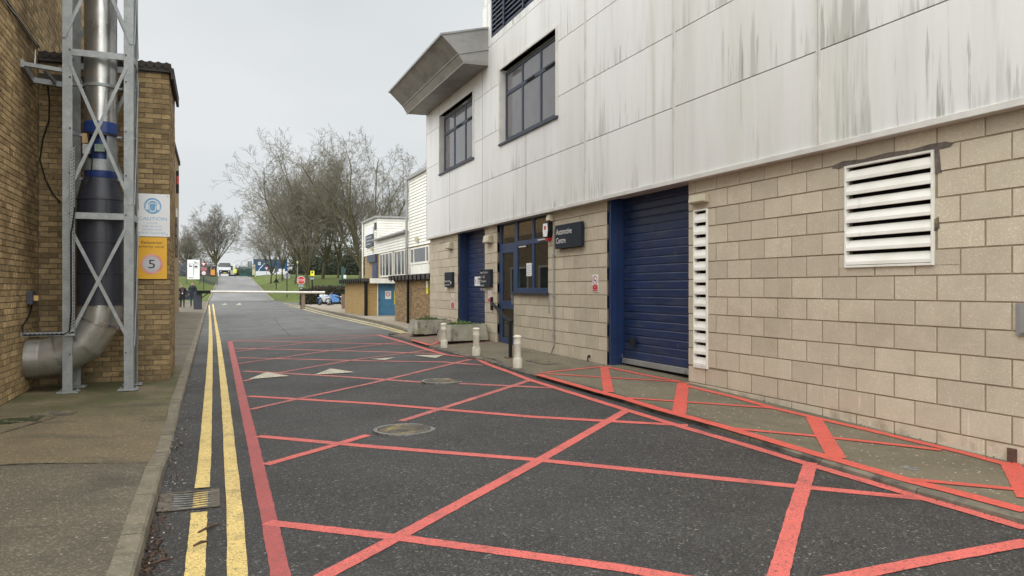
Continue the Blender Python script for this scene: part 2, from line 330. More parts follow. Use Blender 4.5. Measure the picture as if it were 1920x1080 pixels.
inkw = mat('white_print', (.82, .82, .80), rough=.4)
inkg = mat('grey_print', (.30, .32, .36), rough=.4)
orange = mat('orange_board', (.70, .30, .05), rough=.5)
yelb = mat('bright_yellow', (.80, .74, .04), rough=.5)
green = mat('dark_green_steel', (.012, .07, .06), rough=.5)
contb = mat('blue_container_paint', (.030, .11, .23), (.022, .085, .18), rough=.5, scale=.6)
cabg = mat('slate_grey_cabinet', (.055, .065, .085), (.045, .055, .07), rough=.5)
armw = mat('barrier_white', (.76, .74, .68), (.62, .60, .54), rough=.5, scale=1.5)
skin = mat('skin', (.50, .30, .22), rough=.6)
coatk = mat('black_coat', (.012, .012, .014), rough=.9)
coatn = mat('navy_coat', (.014, .020, .030), rough=.85)
jean = mat('blue_jeans', (.035, .055, .10), rough=.9)
trou = mat('dark_trousers', (.010, .010, .014), rough=.9)
hair = mat('dark_hair', (.03, .022, .016), rough=.6)
hiviz = mat('hi_vis_yellow', (.72, .80, .12), rough=.6)
bikeb = mat('blue_fairing', (.12, .28, .62), (.09, .22, .5), rough=.25, coat=.5)
bikew = mat('white_fairing', (.72, .76, .80), rough=.3, coat=.5)
rubber = mat('rubber', (.012, .012, .012), rough=.8)
leafl = mat('dead_leaves', (.055, .026, .016), (.10, .06, .038), rough=.8, scale=30)
leafp = mat('pale_litter', (.5, .46, .38), rough=.8)
cream = mat('cream_plastic', (.52, .47, .34), rough=.5)
crackm = mat('road_crack', (.012, .012, .012), rough=.9)
# ------------------------------------------------------------------ ground, roads, pavements
def dense(pts, step=14):
    out = []
    for (a, b), (c, d) in zip(pts, pts[1:]):
        n = max(1, int(math.hypot(c-a, d-b)/step))
        out += [(a+(c-a)*i/n, b+(d-b)*i/n) for i in range(n)]
    return out+[pts[-1]]
def resample(P, step):
    out = [P[0]]; acc = 0
    for p, q in zip(P, P[1:]):
        L_ = math.hypot(q[0]-p[0], q[1]-p[1]); d = step-acc
        while d < L_: out.append((p[0]+(q[0]-p[0])*d/L_, p[1]+(q[1]-p[1])*d/L_)); d += step
        acc = L_-(d-step)
    out.append(P[-1]); return out
LAYER = [0]
def strip(name, m, pix, width, zf, parent, off=.003, step=.05, jit=.0028, world=None):
    P = world or [onG(a, b, zf)[:2] for a, b in dense(pix)]
    L_ = sum(math.hypot(q[0]-p[0], q[1]-p[1]) for p, q in zip(P, P[1:]))
    P = resample(P, max(step, L_/260)); LAYER[0] = (LAYER[0]+1) % 40; z0 = off+LAYER[0]*.00012
    mb = MB(); vs = []; n = len(P)
    for i, p in enumerate(P):
        a, b = P[max(0, i-1)], P[min(n-1, i+1)]; dx, dy = b[0]-a[0], b[1]-a[1]; l = math.hypot(dx, dy) or 1
        wd = width(i/(n-1)) if callable(width) else width
        for s in (-1, 1):
            h = s*(wd/2+random.uniform(-jit, jit)); x, y = p[0]-dy/l*h, p[1]+dx/l*h
            vs.append((x, y, zf(x, y)+z0))
    mb.add(vs, [(2*i, 2*i+1, 2*i+3, 2*i+2)[::-1] for i in range(n-1)])
    return mb.build(name, m, parent)
# base terrain
xs = [-400, -200, -120, -70, -45, -30, -22, -16, -12, -9, -7, -5.5, -4.5, -3.6, -3, -2.4]+[round(-1.8+i*.6, 2) for i in range(40)]+[23, 25, 28, 32, 38, 46, 60, 80, 120, 200, 400]
ys = [-60, -20, -5]+list(range(0, 60, 5))+list(range(60, 180, 2))+[185, 195, 210, 230, 260, 300, 360, 450, 600, 900]
b = MB(); b.add([(x, y, groundz(x, y)) for y in ys for x in xs], [(j*len(xs)+i, j*len(xs)+i+1, (j+1)*len(xs)+i+1, (j+1)*len(xs)+i) for j in range(len(ys)-1) for i in range(len(xs)-1)])
ground = b.build('ground', grass, smooth=True, kind='structure', label='grass banks and lawns on both sides of the hill road')
# road: near part and hill
b = MB(); rx = [i/40 for i in range(41)]; ry = [-6+i*.6 for i in range(60)]+list(range(30, 92, 3)); NX = 41
def rxy(u, y):
    l = -.5 if y < 88 else lerp(XL, y); r = 7.4 if y < 66 else lerp([(66, 7.4), (72, 8.2), (80, 11), (90, 11), (93, 7.6)], y)
    return l+(r-l)*u
b.add([(rxy(u, y), y, roadz(rxy(u, y), y)) for y in ry for u in rx], [(j*NX+i, j*NX+i+1, (j+1)*NX+i+1, (j+1)*NX+i) for j in range(len(ry)-1) for i in range(NX-1)])
road = b.build('road', asphalt, smooth=True, kind='structure', label='tarmac service road with red hatching and double yellow lines')
b = MB(); hy = [90]+list(range(92, 240, 4))
b.add([(lerp(XL, y)+(lerp(XR, y)-lerp(XL, y))*u, y, roadz(3, y)+.012) for y in hy for u in (0, .5, 1)], [(j*3+i, j*3+i+1, (j+1)*3+i+1, (j+1)*3+i) for j in range(len(hy)-1) for i in range(2)])
hill = b.build('hill_road', far_tar, smooth=True, kind='structure', label='paler road climbing the hill beyond the barrier')
# left pavement
for nm, m, y0, y1 in (('near_pavement', pavtar, -5, 7.0), ('mossy_pavement', pavmoss, 7.008, 15), ('far_pavement', pavtar, 15.008, 86)):
    b = MB(); n = max(8, int((y1-y0)*2)) if y1 < 20 else 30
    b.grid(lambda u, v: (-6+(5.52)*(u**.6), y0+(y1-y0)*v, pavLz(-6+5.52*(u**.6), y0+(y1-y0)*v)), 18, n)
    b.build(nm, m, smooth=True, kind='structure', label='footway on the left beside the brick works')
kerbL = thing('kerb', None, None); tag(kerbL, 'concrete kerb along the left footway', kind='structure')
y = -4.2
while y < 84:
    l = .905 if y < 40 else 2.7; a, c = y, y+l-.018; h0, h1 = kerbh(a), kerbh(c)
    b = MB(); e = .008; j = random.uniform(-.003, .003)
    prof = lambda yy, h: [(-.48+j, yy, -.1), (-.352+j, yy, -.1), (-.360+j, yy, h-.02), (-.374+j, yy, h), (-.48+j, yy, h+.001)]
    b.rings([prof(a, h0), prof(c, h1)])
    b.build('kerb_stone', kerbm, kerbL); y += l
# right pavement (in front of the automotive building)
KB = [onG(*p, pavRz)[:2] for p in dense([(730, 628), (760, 634.5), (805.6, 648.6), (827.7, 654), (857.7, 663), (887.6, 668.8), (913.6, 674), (942, 684.5), (964.4, 692), (1006, 703), (1129.7, 735.5), (1212.5, 763), (1306, 788), (1369, 806.5), (1500, 849.5), (1683, 907), (1920, 969)], 25)]
xe = KB[-1][0]; KB += [(xe, 2.4), (xe, 0), (xe, -5)]
KBs = sorted([(p[1], p[0]) for p in KB])
kx = lambda y: lerp(KBs, y)
b = MB(); yy = np.concatenate([np.arange(-5, 20, .125), [KBs[-1][0]]]); nu = 30
b.add([(kx(y)+.115+(6.6-kx(y)-.115)*i/nu, y, pavRz(kx(y)+.115+(6.6-kx(y)-.115)*i/nu, y)) for y in yy for i in range(nu+1)],
      [(j*(nu+1)+i, j*(nu+1)+i+1, (j+1)*(nu+1)+i+1, (j+1)*(nu+1)+i) for j in range(len(yy)-1) for i in range(nu)])
paveR = b.build('pavement', pavR, smooth=True, kind='structure', label='buff concrete footway in front of the block-built workshop')
kerbR_ = thing('low_kerb', None, None); tag(kerbR_, 'low dirty concrete kerb along the workshop footway', kind='structure')
y = -5
while y < KBs[-1][0]-.2:
    c = min(y+.9, KBs[-1][0]); b = MB(); j = random.uniform(-.004, .004)
    def prof(yv):
        x = kx(yv)+j; z = pavRz(x, yv); return [(x-.01, yv, -.15), (x+.115, yv, -.15), (x+.115, yv, z+.001), (x+.018, yv, z+.001), (x, yv, z-.014)]
    b.rings([prof(y), prof(c-.012)]); b.build('kerb_stone', kerbR, kerbR_); y += .9
b = MB(); ytop = KBs[-1][0]; b.box(kx(ytop), 6.6, ytop, ytop+.12, -.1, pavRz(5, ytop)+.002); b.build('end_kerb', kerbR, kerbR_)
# far right pavement in front of the sheds
KA = [onG(*p, pavAz)[:2] for p in dense([(772, 622), (769, 621), (745, 612), (714, 603.5), (680, 596.5), (644, 589), (601, 580), (575, 573.5), (552, 569), (540, 567.5)], 12)]
KAs = sorted([(p[1], p[0]) for p in KA]); ka = lambda y: lerp(KAs, y)
b = MB(); yy = np.linspace(21.9, 66, 60)
b.add([(ka(y)+.12+(16-ka(y)-.12)*i/6, y, pavAz(0, y)) for y in yy for i in range(7)], [(j*7+i, j*7+i+1, (j+1)*7+i+1, (j+1)*7+i) for j in range(59) for i in range(6)])
b.build('forecourt', concA, smooth=True, kind='structure', label='pale concrete forecourt by the brick sheds')
kk = thing('far_kerb', None, None); tag(kk, 'worn kerb in front of the brick sheds', kind='structure')
y = 21.9
while y < 64:
    c = y+1.8; b = MB(); pr = lambda yv: [(ka(yv), yv, -.1), (ka(yv)+.13, yv, -.1), (ka(yv)+.13, yv, pavAz(0, yv)+.003), (ka(yv)+.01, yv, pavAz(0, yv)+.003)]
    b.rings([pr(y), pr(c-.03)]); b.build('kerb_stone', kerbm, kk); y = c
# hill kerbs
b = MB()
for s in (0, 1):
    T = XL if s == 0 else XR
    P = [(lerp(T, y)+(-.12 if s == 0 else 0), y) for y in range(90, 200, 5)]
    for p, q in zip(P, P[1:]):
        zp, zq = roadz(3, p[1])+.11, roadz(3, q[1])+.11
        b.hexa([(p[0], p[1], zp-.4), (p[0]+.12, p[1], zp-.4), (q[0]+.12, q[1], zq-.4), (q[0], q[1], zq-.4), (p[0], p[1], zp), (p[0]+.12, p[1], zp), (q[0]+.12, q[1], zq), (q[0], q[1], zq)])
b.build('hill_kerb', concA, kind='structure', label='pale kerbs edging the hill road')
# painted markings
wl = lambda t: .10+.03*t
strip('red_border', redd, [(527.5, 1085), (501, 955), (484.5, 880), (476.3, 840), (459.7, 770), (444.3, 700), (431, 640)], wl, roadz, road, jit=.0028)
RED = [[(500, 980), (760, 1010), (1160, 1065), (1310, 1090)], [(483, 818), (700, 838), (1000, 862), (1500, 913), (1745, 937)],
    [(465, 743), (700, 757), (1000, 782), (1290, 798)], [(457, 696), (620, 705), (793, 717)], [(862, 719.5), (1045, 728)],
    [(447, 671), (700, 677), (830, 679), (905, 685)], [(440, 653), (560, 656), (700, 659.5), (835, 664)], [(437, 639), (600, 642.5), (770, 646)],
    [(600, 1085), (760, 1000), (1000, 870), (1175, 770)], [(497, 872), (600, 843), (690, 816)], [(752, 790), (880, 750), (992, 714)],
    [(470, 768), (560, 748), (700, 718), (882, 674)], [(455, 715), (530, 698), (660, 675.5), (815, 655)],
    [(445, 682), (520, 672), (620, 657.5), (757, 640.5)], [(440, 660), (500, 652), (600, 640), (710, 628.5)],
    [(462, 1100), (462, 1100)], [(1455, 1095), (1492, 960), (1520, 868)], [(1550, 1090), (1740, 1052), (1930, 1017)], [(432, 640), (530, 634.5), (640, 630), (710, 628)]]
for i, p in enumerate(RED):
    if p[0] == p[1]: continue
    strip('red_line', redl if p[-1][1] < 740 else redp, p, .105, roadz, road)
strip('red_line', redp, [(708, 628), (760, 642.7), (805.6, 657), (838, 666), (880, 670.5), (897, 674), (916, 684), (955, 698), (994, 713), (1172, 768.5), (1275, 800), (1400, 836), (1500, 866.5), (1707, 928), (1925, 992)], .105, roadz, road)
for p, wd in (([(1008, 702.5), (1119, 734), (1172, 748), (1228, 765.5), (1362, 802), (1500, 843), (1635, 882), (1712, 904), (1789, 923), (1925, 959)], .12),
    ([(1012, 700), (1131, 687.5)], .08), ([(1135, 688), (1212.5, 704.5), (1275, 716)], .085),
    ([(1287, 724), (1382, 746.5), (1449, 765.5), (1539, 786.5), (1633, 808), (1700, 824.5), (1808, 850), (1925, 882)], .09),
    ([(1133, 689), (1141, 736)], .13), ([(1281, 718), (1273, 777)], .15), ([(1525, 784), (1569, 860)], .15), ([(1893, 868), (1930, 936)], .14),
    ([(1025, 701.5), (1275, 716.5)], .07), ([(1165, 746), (1287, 754.5), (1452, 766)], .075), ([(1371, 804), (1530, 818.5), (1700, 837), (1765, 845)], .075),
    ([(1707, 900), (1925, 920.5)], .08), ([(773, 638), (805.6, 647.5)], .12), ([(808, 647), (826, 640)], .08)):
    strip('red_line', redpav, p, wd, pavRz, paveR)
strip('yellow_line', yelp, [(364.5, 1087), (373.8, 962)], .102, roadz, road, jit=.0028)
strip('yellow_line', yelp, [(378.5, 916), (384, 860), (389, 770), (392.7, 700), (395, 640), (394, 600), (392, 572)], .104, roadz, road, jit=.0028)
strip('yellow_line', yelp, [(445.5, 1087), (440.6, 962), (432, 860), (424.5, 770), (417, 700), (410, 640), (403.5, 600), (399, 570)], .102, roadz, road, jit=.0028)
strip('yellow_line', yelw, [(766, 625), (704.5, 608), (632, 592.5), (598, 584), (560, 573.5), (545, 571), (531, 568)], .13, roadz, road)
strip('yellow_line', yelw, [(762, 627), (700, 610.8), (628, 595), (592, 586.3), (556, 576), (541, 573)], .13, roadz, road)
for tri in ([(466, 712), (500, 698.5), (544, 706)], [(590, 703.5), (620, 691.5), (665, 699)], [(695, 674), (722, 676), (741, 671)], [(776, 667.5), (817, 672), (833, 666)], [(415, 572), (422, 569), (426, 571)], [(442, 572), (449, 568.5), (453, 571)]):
    P = [onG(*p, roadz) for p in tri]; b = MB(); b.add([(p[0], p[1], p[2]+.0105) for p in P], [(0, 2, 1)]); b.build('white_triangle', whitep, road)
for p in ([(500, 561), (560, 590), (600, 592)], [(512, 596), (520, 604), (524, 612), (535, 620), (545, 632)], [(420, 575), (470, 582), (520, 585)], [(425, 610), (500, 612), (540, 620)], [(600, 600), (690, 612)]):
    strip('road_crack', crackm, p, .016, roadz, road, off=.003, jit=.008, step=.3)
# pale asphalt patch joint on left pavement
strip('pavement_joint', crackm, None, .02, pavLz, ground, off=.004, world=[(-2.28, 7.0), (-.5, 7.004)], jit=.005)
for P in ([(-2.28, 7.9), (-1.85, 8.6), (-1.55, 9.4)],):
    strip('pavement_crack', crackm, None, .014, pavLz, ground, off=.003, world=P, jit=.004)
# ------------------------------------------------------------------ masonry helper
def unit_block(name, m, ch=.03):
    b = MB()   # unit box 1x1x1 centred in y,z; front at x=-.5, chamfered front edges
    f = .5; g = .5-ch
    b.add([(-.5, -g, -g), (-.5, g, -g), (-.5, g, g), (-.5, -g, g), (-.3, -f, -f), (-.3, f, -f), (-.3, f, f), (-.3, -f, f), (.5, -f, -f), (.5, f, -f), (.5, f, f), (.5, -f, f)],
          [(0, 3, 2, 1), (0, 1, 5, 4), (1, 2, 6, 5), (2, 3, 7, 6), (3, 0, 4, 7), (4, 5, 9, 8), (5, 6, 10, 9), (6, 7, 11, 10), (7, 4, 8, 11)])
    me = b.mesh(name, m); return me
def cut(rects, ops):
    for (a0, a1, z0, z1) in ops:
        out = []
        for r in rects:
            if r[1] <= a0 or r[0] >= a1 or r[3] <= z0 or r[2] >= z1: out.append(r); continue
            if r[2] < z0: out.append((r[0], r[1], r[2], z0))
            if r[3] > z1: out.append((r[0], r[1], z1, r[3]))
            zz0, zz1 = max(r[2], z0), min(r[3], z1)
            if r[0] < a0: out.append((r[0], a0, zz0, zz1))
            if r[1] > a1: out.append((a1, r[1], zz0, zz1))
        rects = out
    return [r for r in rects if r[1]-r[0] > .025 and r[3]-r[2] > .02]
def courses(a0, a1, z0, z1, bw, bh, j, aph=0, zph=0, ops=(), bond=.5, jv=None):
    jv = jv or j
    R = []; k0 = math.floor((z0-zph)/bh)
    for k in range(k0, k0+int((z1-z0)/bh)+3):
        lo, hi = zph+k*bh, zph+(k+1)*bh
        if hi <= z0+.01 or lo >= z1-.01: continue
        sh = aph+(bond*bw if k % 2 else 0); i0 = math.floor((a0-sh)/bw)
        for i in range(i0, i0+int((a1-a0)/bw)+3):
            l, r = sh+i*bw, sh+(i+1)*bw
            if r <= a0+.02 or l >= a1-.02: continue
            R.append((max(l, a0)+jv/2, min(r, a1)-jv/2, max(lo, z0)+j/2, min(hi, z1)-j/2))
    return cut(R, ops)
def apparent(o):
    d = Vector(o[0])-Vector((0, 0, CAMZ)); return o[1]/max(d.length_squared, .1)
def lay(pieces, name, me, mt, parent, limit=300, inview=None):
    """pieces: (axis, D, a0,a1,z0,z1, thick). largest in view as objects, the rest as one stuff mesh"""
    def key(p):
        ax, D, a0, a1, z0, z1, t = p; a, z = (a0+a1)/2, (z0+z1)/2
        c = (D, a, z) if ax == 'X' else (a, D, z); q = Vector(c)-Vector((0, 0, CAMZ))
        nrm = abs(q.x) if ax == 'X' else abs(q.y)
        s = (a1-a0)*(z1-z0)*nrm/q.length**3
        f = q.x*ST+q.y*CT; u = (q.x*CT-q.y*ST)/max(f, .01); v = q.z/max(f, .01)
        if f < .5 or abs(u) > .69 or abs(v) > .39: s *= .001
        return -s
    pieces = sorted(pieces, key=key); rest = MB(); rn = []
    for i, (ax, D, a0, a1, z0, z1, t) in enumerate(pieces):
        pr = random.uniform(-.0025, .0025)
        if i < limit:
            o = bpy.data.objects.new(name, me); link(o, parent)
            if ax == 'X': o.location = (D+t/2+pr, (a0+a1)/2, (z0+z1)/2); o.scale = (t, a1-a0, z1-z0)
            elif ax == '-X': o.location = (D-t/2+pr, (a0+a1)/2, (z0+z1)/2); o.scale = (t, a1-a0, z1-z0); o.rotation_euler = (0, 0, math.pi)
            else: o.location = ((a0+a1)/2, D+t/2+pr, (z0+z1)/2); o.scale = (t, a1-a0, z1-z0); o.rotation_euler = (0, 0, math.pi/2)
        else:
            if ax == 'X': rest.box(D+pr, D+t, a0, a1, z0, z1)
            elif ax == '-X': rest.box(D-t, D+pr, a0, a1, z0, z1)
            else: rest.box(a0, a1, D+pr, D+t, z0, z1)
            rn.append(random.random())
    if rn:
        o = rest.build(name, mt, parent, kind='stuff'); at = o.data.attributes.new('rnd', 'FLOAT', 'FACE')
        at.data.foreach_set('value', [r for r in rn for _ in range(6)])
UB = unit_block('block', blockm, .012); UBR = unit_block('brick', brickm, .03); UBD = unit_block('brick', brickd, .03)
def text(body, w, h, o, ax, m, parent, name='lettering', depth=.001, shear=0):
    """lettering whose bottom-left corner is o, fitted to w x h; ax 'X' faces -X (reads towards -Y), 'Y' faces -Y"""
    cu = bpy.data.curves.new(name, 'FONT'); cu.body = body; cu.extrude = 0; cu.resolution_u = 3
    t = bpy.data.objects.new(name, cu); sc.collection.objects.link(t)
    bpy.context.view_layer.update(); me = bpy.data.meshes.new_from_object(t); bpy.data.objects.remove(t)
    co = np.empty(len(me.vertices)*3); me.vertices.foreach_get('co', co); co = co.reshape(-1, 3)
    if not len(co): return
    mn, mxx = co.min(0), co.max(0); x = (co[:, 0]-mn[0])/(mxx[0]-mn[0])*w; y_ = (co[:, 1]-mn[1])/max(mxx[1]-mn[1], 1e-6)*h
    if ax == 'X': out = np.stack([np.full_like(x, o[0]), o[1]-x, o[2]+y_], 1)
    else: out = np.stack([o[0]+x, np.full_like(x, o[1]), o[2]+y_], 1)
    me.vertices.foreach_set('co', out.ravel()); me.materials.clear(); me.materials.append(m); me.update()
    ob = bpy.data.objects.new(name, me); link(ob, parent); return ob
def disc(name, m, c, r, ax, parent, r0=0, n=36, t=.002):
    b = MB()
    def P(rr, k, e):
        a = 2*math.pi*k/n; u, v = rr*math.cos(a), rr*math.sin(a)
        return (c[0]-e, c[1]-u, c[2]+v) if ax == 'X' else (c[0]+u, c[1]-e, c[2]+v)
    if r0: b.rings([[P(r0, k, t) for k in range(n)], [P(r, k, t) for k in range(n)], [P(r, k, 0) for k in range(n)], [P(r0, k, 0) for k in range(n)]], cap=False, closed=True)
    else: b.add([P(r, k, t) for k in range(n)]+[P(r, k, 0) for k in range(n)], [tuple(range(n))]+[(k, (k+1) % n, n+(k+1) % n, n+k) for k in range(n)])
    return b.build(name, m, parent)
# ------------------------------------------------------------------ the automotive building (right)
D, DP = 5.88, 5.78
BY0, BY1 = -6.0, 21.6; PB = 2.945
auto = thing('workshop_building', 'block-built workshop with dirty white cladding, blue doors and grey eaves canopy', 'building', (5.88, 8, 0))
OPS = [(8.63, 10.9, -1, 9), (16.8, 18.9, -1, 9), (14.97, 15.98, -1, 9), (13.2, 15.0, 1.37, 9)]
louv = [(4.91, 5.92, 1.70, 2.71), (8.2, 8.5, .466, 2.515)]
bw = MB()
for (a0, a1, z0, z1) in cut([(BY0, BY1, -.3, 3.3)], OPS+louv): bw.box(D+.008, D+.3, a0, a1, z0, z1)
bw.box(D+.3, 14, BY1-.3, BY1, -.3, 3.3)
wallo = bw.build('block_wall', blockmortar, auto)
R = courses(BY0, BY1+.002, .037, 2.99, .45, .225, .011, aph=4.44-.45*20, zph=.037, ops=OPS+louv, jv=.014)
P = [('X', D, *r, .06) for r in R]
for (ya, yb) in ((10.9, 11.0), (16.8, 16.8), (15.98, 15.98), (18.9, 18.9)): pass
# returns (reveals) facing the camera side at openings, blocks turned
for yv in (10.9, 18.9, 15.98):
    pass
lay(P, 'block', UB, blockm, wallo)
# inner fill of openings
JIT = .003
def slatdoor(nm, y0, y1, zb, zt, X, jamb, label):
    jb = MB()
    jb.box(D+.03, D+.16, y1-jamb, y1-.003, zb-.1, zt); jb.box(D+.161, X+.05, y1-jamb*.7, y1-.003, zb-.1, zt)
    jb.box(D+.05, X+.05, y0+.003, y0+.05, zb-.1, zt)
    d = jb.build(nm, bluem, auto, bevel=.006); d['label'] = label
    me = MB(); k = .010
    me.add([(0, -.5, -.5), (0, .5, -.5), (-.004, .5, -.42), (-.004, -.5, -.42), (-k, .5, -.34), (-k, -.5, -.34), (-k, .5, .38), (-k, -.5, .38), (-.004, .5, .42), (-.004, -.5, .42), (0, .5, .5), (0, -.5, .5)],
           [(0, 1, 2, 3)[::-1], (3, 2, 4, 5)[::-1], (5, 4, 6, 7)[::-1], (7, 6, 8, 9)[::-1], (9, 8, 10, 11)[::-1]])
    ms = me.mesh('door_slat', bluedoor); h = .122; z = zb+.1; i = 0
    while z < zt+.05:
        inst('door_slat', ms, (X+.02, (y0+y1-jamb+.05)/2, z+h/2), (1, y1-jamb-y0-.05, h), d); z += h; i += 1
    b = MB(); b.box(X-.03, X+.03, y0+.05, y1-jamb, zb+.015, zb+.095); b.build('bottom_rail', trimgrey, d, bevel=.004)
    b = MB(); b.box(X+.03, X+.1, y0+.05, y1-jamb, zb-.1, zt); b.build('backing', darkv, d)
    return d
d2 = slatdoor('roller_door', 8.63, 10.9, .285, PB+.1, 6.15, .07, 'wide navy roller shutter door of the workshop')
b = MB(); b.box(6.105, 6.128, 10.42, 10.56, .60, .72); b.build('hand_slot', darkv, d2)
b = MB(); b.box(6.10, 6.118, 9.05, 9.16, .31, .35); b.build('lock', trimgrey, d2)
d1 = slatdoor('roller_door', 16.8, 18.9, .3, PB+.1, 6.12, .06, 'narrow navy roller shutter door behind the planters')
# entrance door and window
F1 = D+.05
def frame_rects(nm, X, t, bars, m, parent, label=None):
    b = MB()
    for i, (a0, a1, z0, z1) in enumerate(bars): b.box(X+i*.0006, X+t-i*.0006, a0, a1, z0, z1)
    o = b.build(nm, m, parent, bevel=.003)
    if label: o['label'] = label
    return o
zt = PB+.05
ed = frame_rects('entrance_door', F1, .07, [(15.90, 15.975, .25, zt), (14.975, 15.03, .25, zt), (15.03, 15.9, 2.36, 2.46), (15.03, 15.9, zt-.12, zt), (15.03, 15.9, .25, .42), (15.80, 15.9, .42, 2.36), (15.03, 15.12, .42, 2.36), (15.12, 15.8, 1.05, 1.22), (15.12, 15.8, 2.26, 2.36)], bluefr, auto, 'blue glazed entrance door')
for (a0, a1, z0, z1) in ((15.12, 15.8, .42, 1.05), (15.12, 15.8, 1.22, 2.26), (15.03, 15.9, 2.46, zt-.12)):
    b = MB(); b.box(F1+.03, F1+.04, a0, a1, z0, z1); b.build('pane', glassd, ed)
b = MB(); b.box(F1-.05, F1-.035, 15.06, 15.09, 1.15, 1.4); b.box(F1-.035, F1, 15.065, 15.085, 1.17, 1.2); b.box(F1-.035, F1, 15.065, 15.085, 1.35, 1.38); b.build('handle', trimgrey, ed)
wn = frame_rects('window', F1, .06, [(13.2, 13.26, 1.42, zt), (14.9, 14.972, 1.42, zt), (13.26, 14.9, 1.42, 1.5), (13.26, 14.9, 2.38, 2.47), (13.26, 14.9, zt-.1, zt), (14.02, 14.10, 1.5, 2.38), (14.02, 14.10, 2.47, zt-.1)], bluefr, auto, 'blue framed office window beside the entrance door')
for (a0, a1) in ((13.26, 14.02), (14.10, 14.9)):
    for (z0, z1) in ((1.5, 2.38), (2.47, zt-.1)):
        b = MB(); b.box(F1+.025, F1+.035, a0, a1, z0, z1); b.build('pane', glassd, wn)
b = MB(); b.box(F1-.11, F1+.05, 13.15, 15.0, 1.37, 1.42); b.build('sill', bluefr2, wn, bevel=.004)
b = MB(); b.box(F1-.025, F1-.002, 14.4, 14.75, 2.335, 2.36); b.box(F1-.03, F1-.002, 13.22, 13.75, 2.42, 2.445); b.build('stay', trimm, wn)
b = MB(); b.box(F1-.004, F1+.022, 14.15, 14.38, 1.74, 2.0); b.build('paper_notice', signw, wn)
b = MB()
for k in range(6): b.box(F1-.006, F1-.0045, 14.18, 14.35, 1.77+k*.035, 1.78+k*.035)
b.build('notice_print', inkg, wn)
b = MB(); b.box(D-.012, D+.02, 12.97, 13.14, 1.42-.4, 1.42); b.v = [(x, 13.13+(y-12.97)*.15, z) for x, y, z in b.v]; b.build('cover_strip', trimgrey, auto)
b = MB(); b.box(D-.04, D+.12, 14.9, 15.98, .05, .285); b.build('door_step', concA, auto)
# louvres
def louvre(nm, X, y0, y1, z0, z1, n, lab, m=white, fr=.022, frm=None, ang=.11):
    b = MB(); b.box(X-.012, X+.04, y0, y0+fr, z0, z1); b.box(X-.012, X+.04, y1-fr, y1, z0, z1); b.box(X-.0115, X+.0395, y0+fr, y1-fr, z0, z0+fr); b.box(X-.0115, X+.0395, y0+fr, y1-fr, z1-fr, z1)
    o = b.build(nm, frm or m, auto, bevel=.003); o['label'] = lab
    p = (z1-z0-2*fr)/n; s = MB(); a = p*.78
    a = p*.74
    s.add([(-.012, -.5, 0), (-.012, .5, 0), (-.010, .5, a*.3), (-.010, -.5, a*.3), (.022, .5, a), (.022, -.5, a), (.030, .5, a-.004), (.030, -.5, a-.004), (-.004, .5, -.003), (-.004, -.5, -.003)],
          [(0, 3, 2, 1), (3, 5, 4, 2), (5, 7, 6, 4), (0, 1, 8, 9), (9, 8, 6, 7)])
    ms = s.mesh('slat', m)
    for k in range(n): inst('slat', ms, (X, (y0+y1)/2, z0+fr+k*p+.006), (1, y1-y0-2*fr, 1), o)
    q = MB(); q.box(X+.1, X+.12, y0, y1, z0, z1); q.build('backing', darkv, o); return o
louvre('louvre', D-.01, 4.91, 5.92, 1.70, 2.71, 7, 'large square white ventilation louvre in the block wall')
louvre('louvre', D-.01, 8.2, 8.5, .466, 2.515, 13, 'tall narrow white ventilation louvre beside the wide roller door', fr=.02)
# ragged grey mortar round the big louvre
b = MB(); P0 = [(4.72, 2.735), (4.80, 2.76), (4.95, 2.765), (5.15, 2.75), (5.4, 2.765), (5.7, 2.75), (5.95, 2.77), (6.08, 2.745), (6.10, 2.715), (6.0, 2.70), (5.93, 2.712), (4.91, 2.712), (4.9, 2.5), (4.84, 2.5), (4.86, 2.7), (4.76, 2.705)]
b.prism([(D-.004, y, z) for y, z in P0], (.02, 0, 0)); b.build('rough_mortar', mat('grey_patch_mortar', (.16, .135, .115), (.10, .085, .075), scale=20, rough=.95, bump=.01, bscale=40), auto)
b = MB(); b.prism([(D-.004, y, z) for y, z in [(4.91, 2.1), (4.87, 2.12), (4.86, 2.02), (4.91, 2.0)]], (.02, 0, 0)); b.build('mortar_dab', castiron, auto)
# bulkhead lights, vent, pipes
def bulk(y0, y1, z0, z1, dd=.1, m=cream):
    b = MB(); b.hexa([(D-dd, y0, z0+.02), (D, y0, z0), (D, y1, z0), (D-dd, y1, z0+.02), (D-dd*.8, y0, z1), (D, y0, z1), (D, y1, z1), (D-dd*.8, y1, z1)]); return b.build('wall_light', m, auto, bevel=.012)
bulk(8.17, 8.52, 2.585, 2.70, .09)
bulk(12.95, 13.10, 2.73, 2.86, .1)
for px, py in ((919, 449), (846, 461)):
    p = onX(px, py, D); bulk(p[1]-.17, p[1]+.17, p[2]-.09, p[2]+.09, .13)
b = MB(); b.box(D-.02, D+.01, 3.6, 4.17, 1.13, 1.38)
for k in range(6): b.box(D-.035, D-.02, 3.64+k*.09, 3.68+k*.09, 1.15, 1.36)
b.build('grey_vent', trimgrey, auto)
b = MB(); yp = onX(1040, 500, D)[1]; b.tube([(D-.02, yp, 2.62), (D-.02, yp, .6), (D-.02, yp, .42), (D-.03, yp+.10, .27)], .016, 8)
for z in (2.1, 1.35, .62): b.box(D-.045, D-.002, yp-.03, yp+.03, z-.015, z+.015)
b.build('conduit', trimgrey, auto, smooth=True)
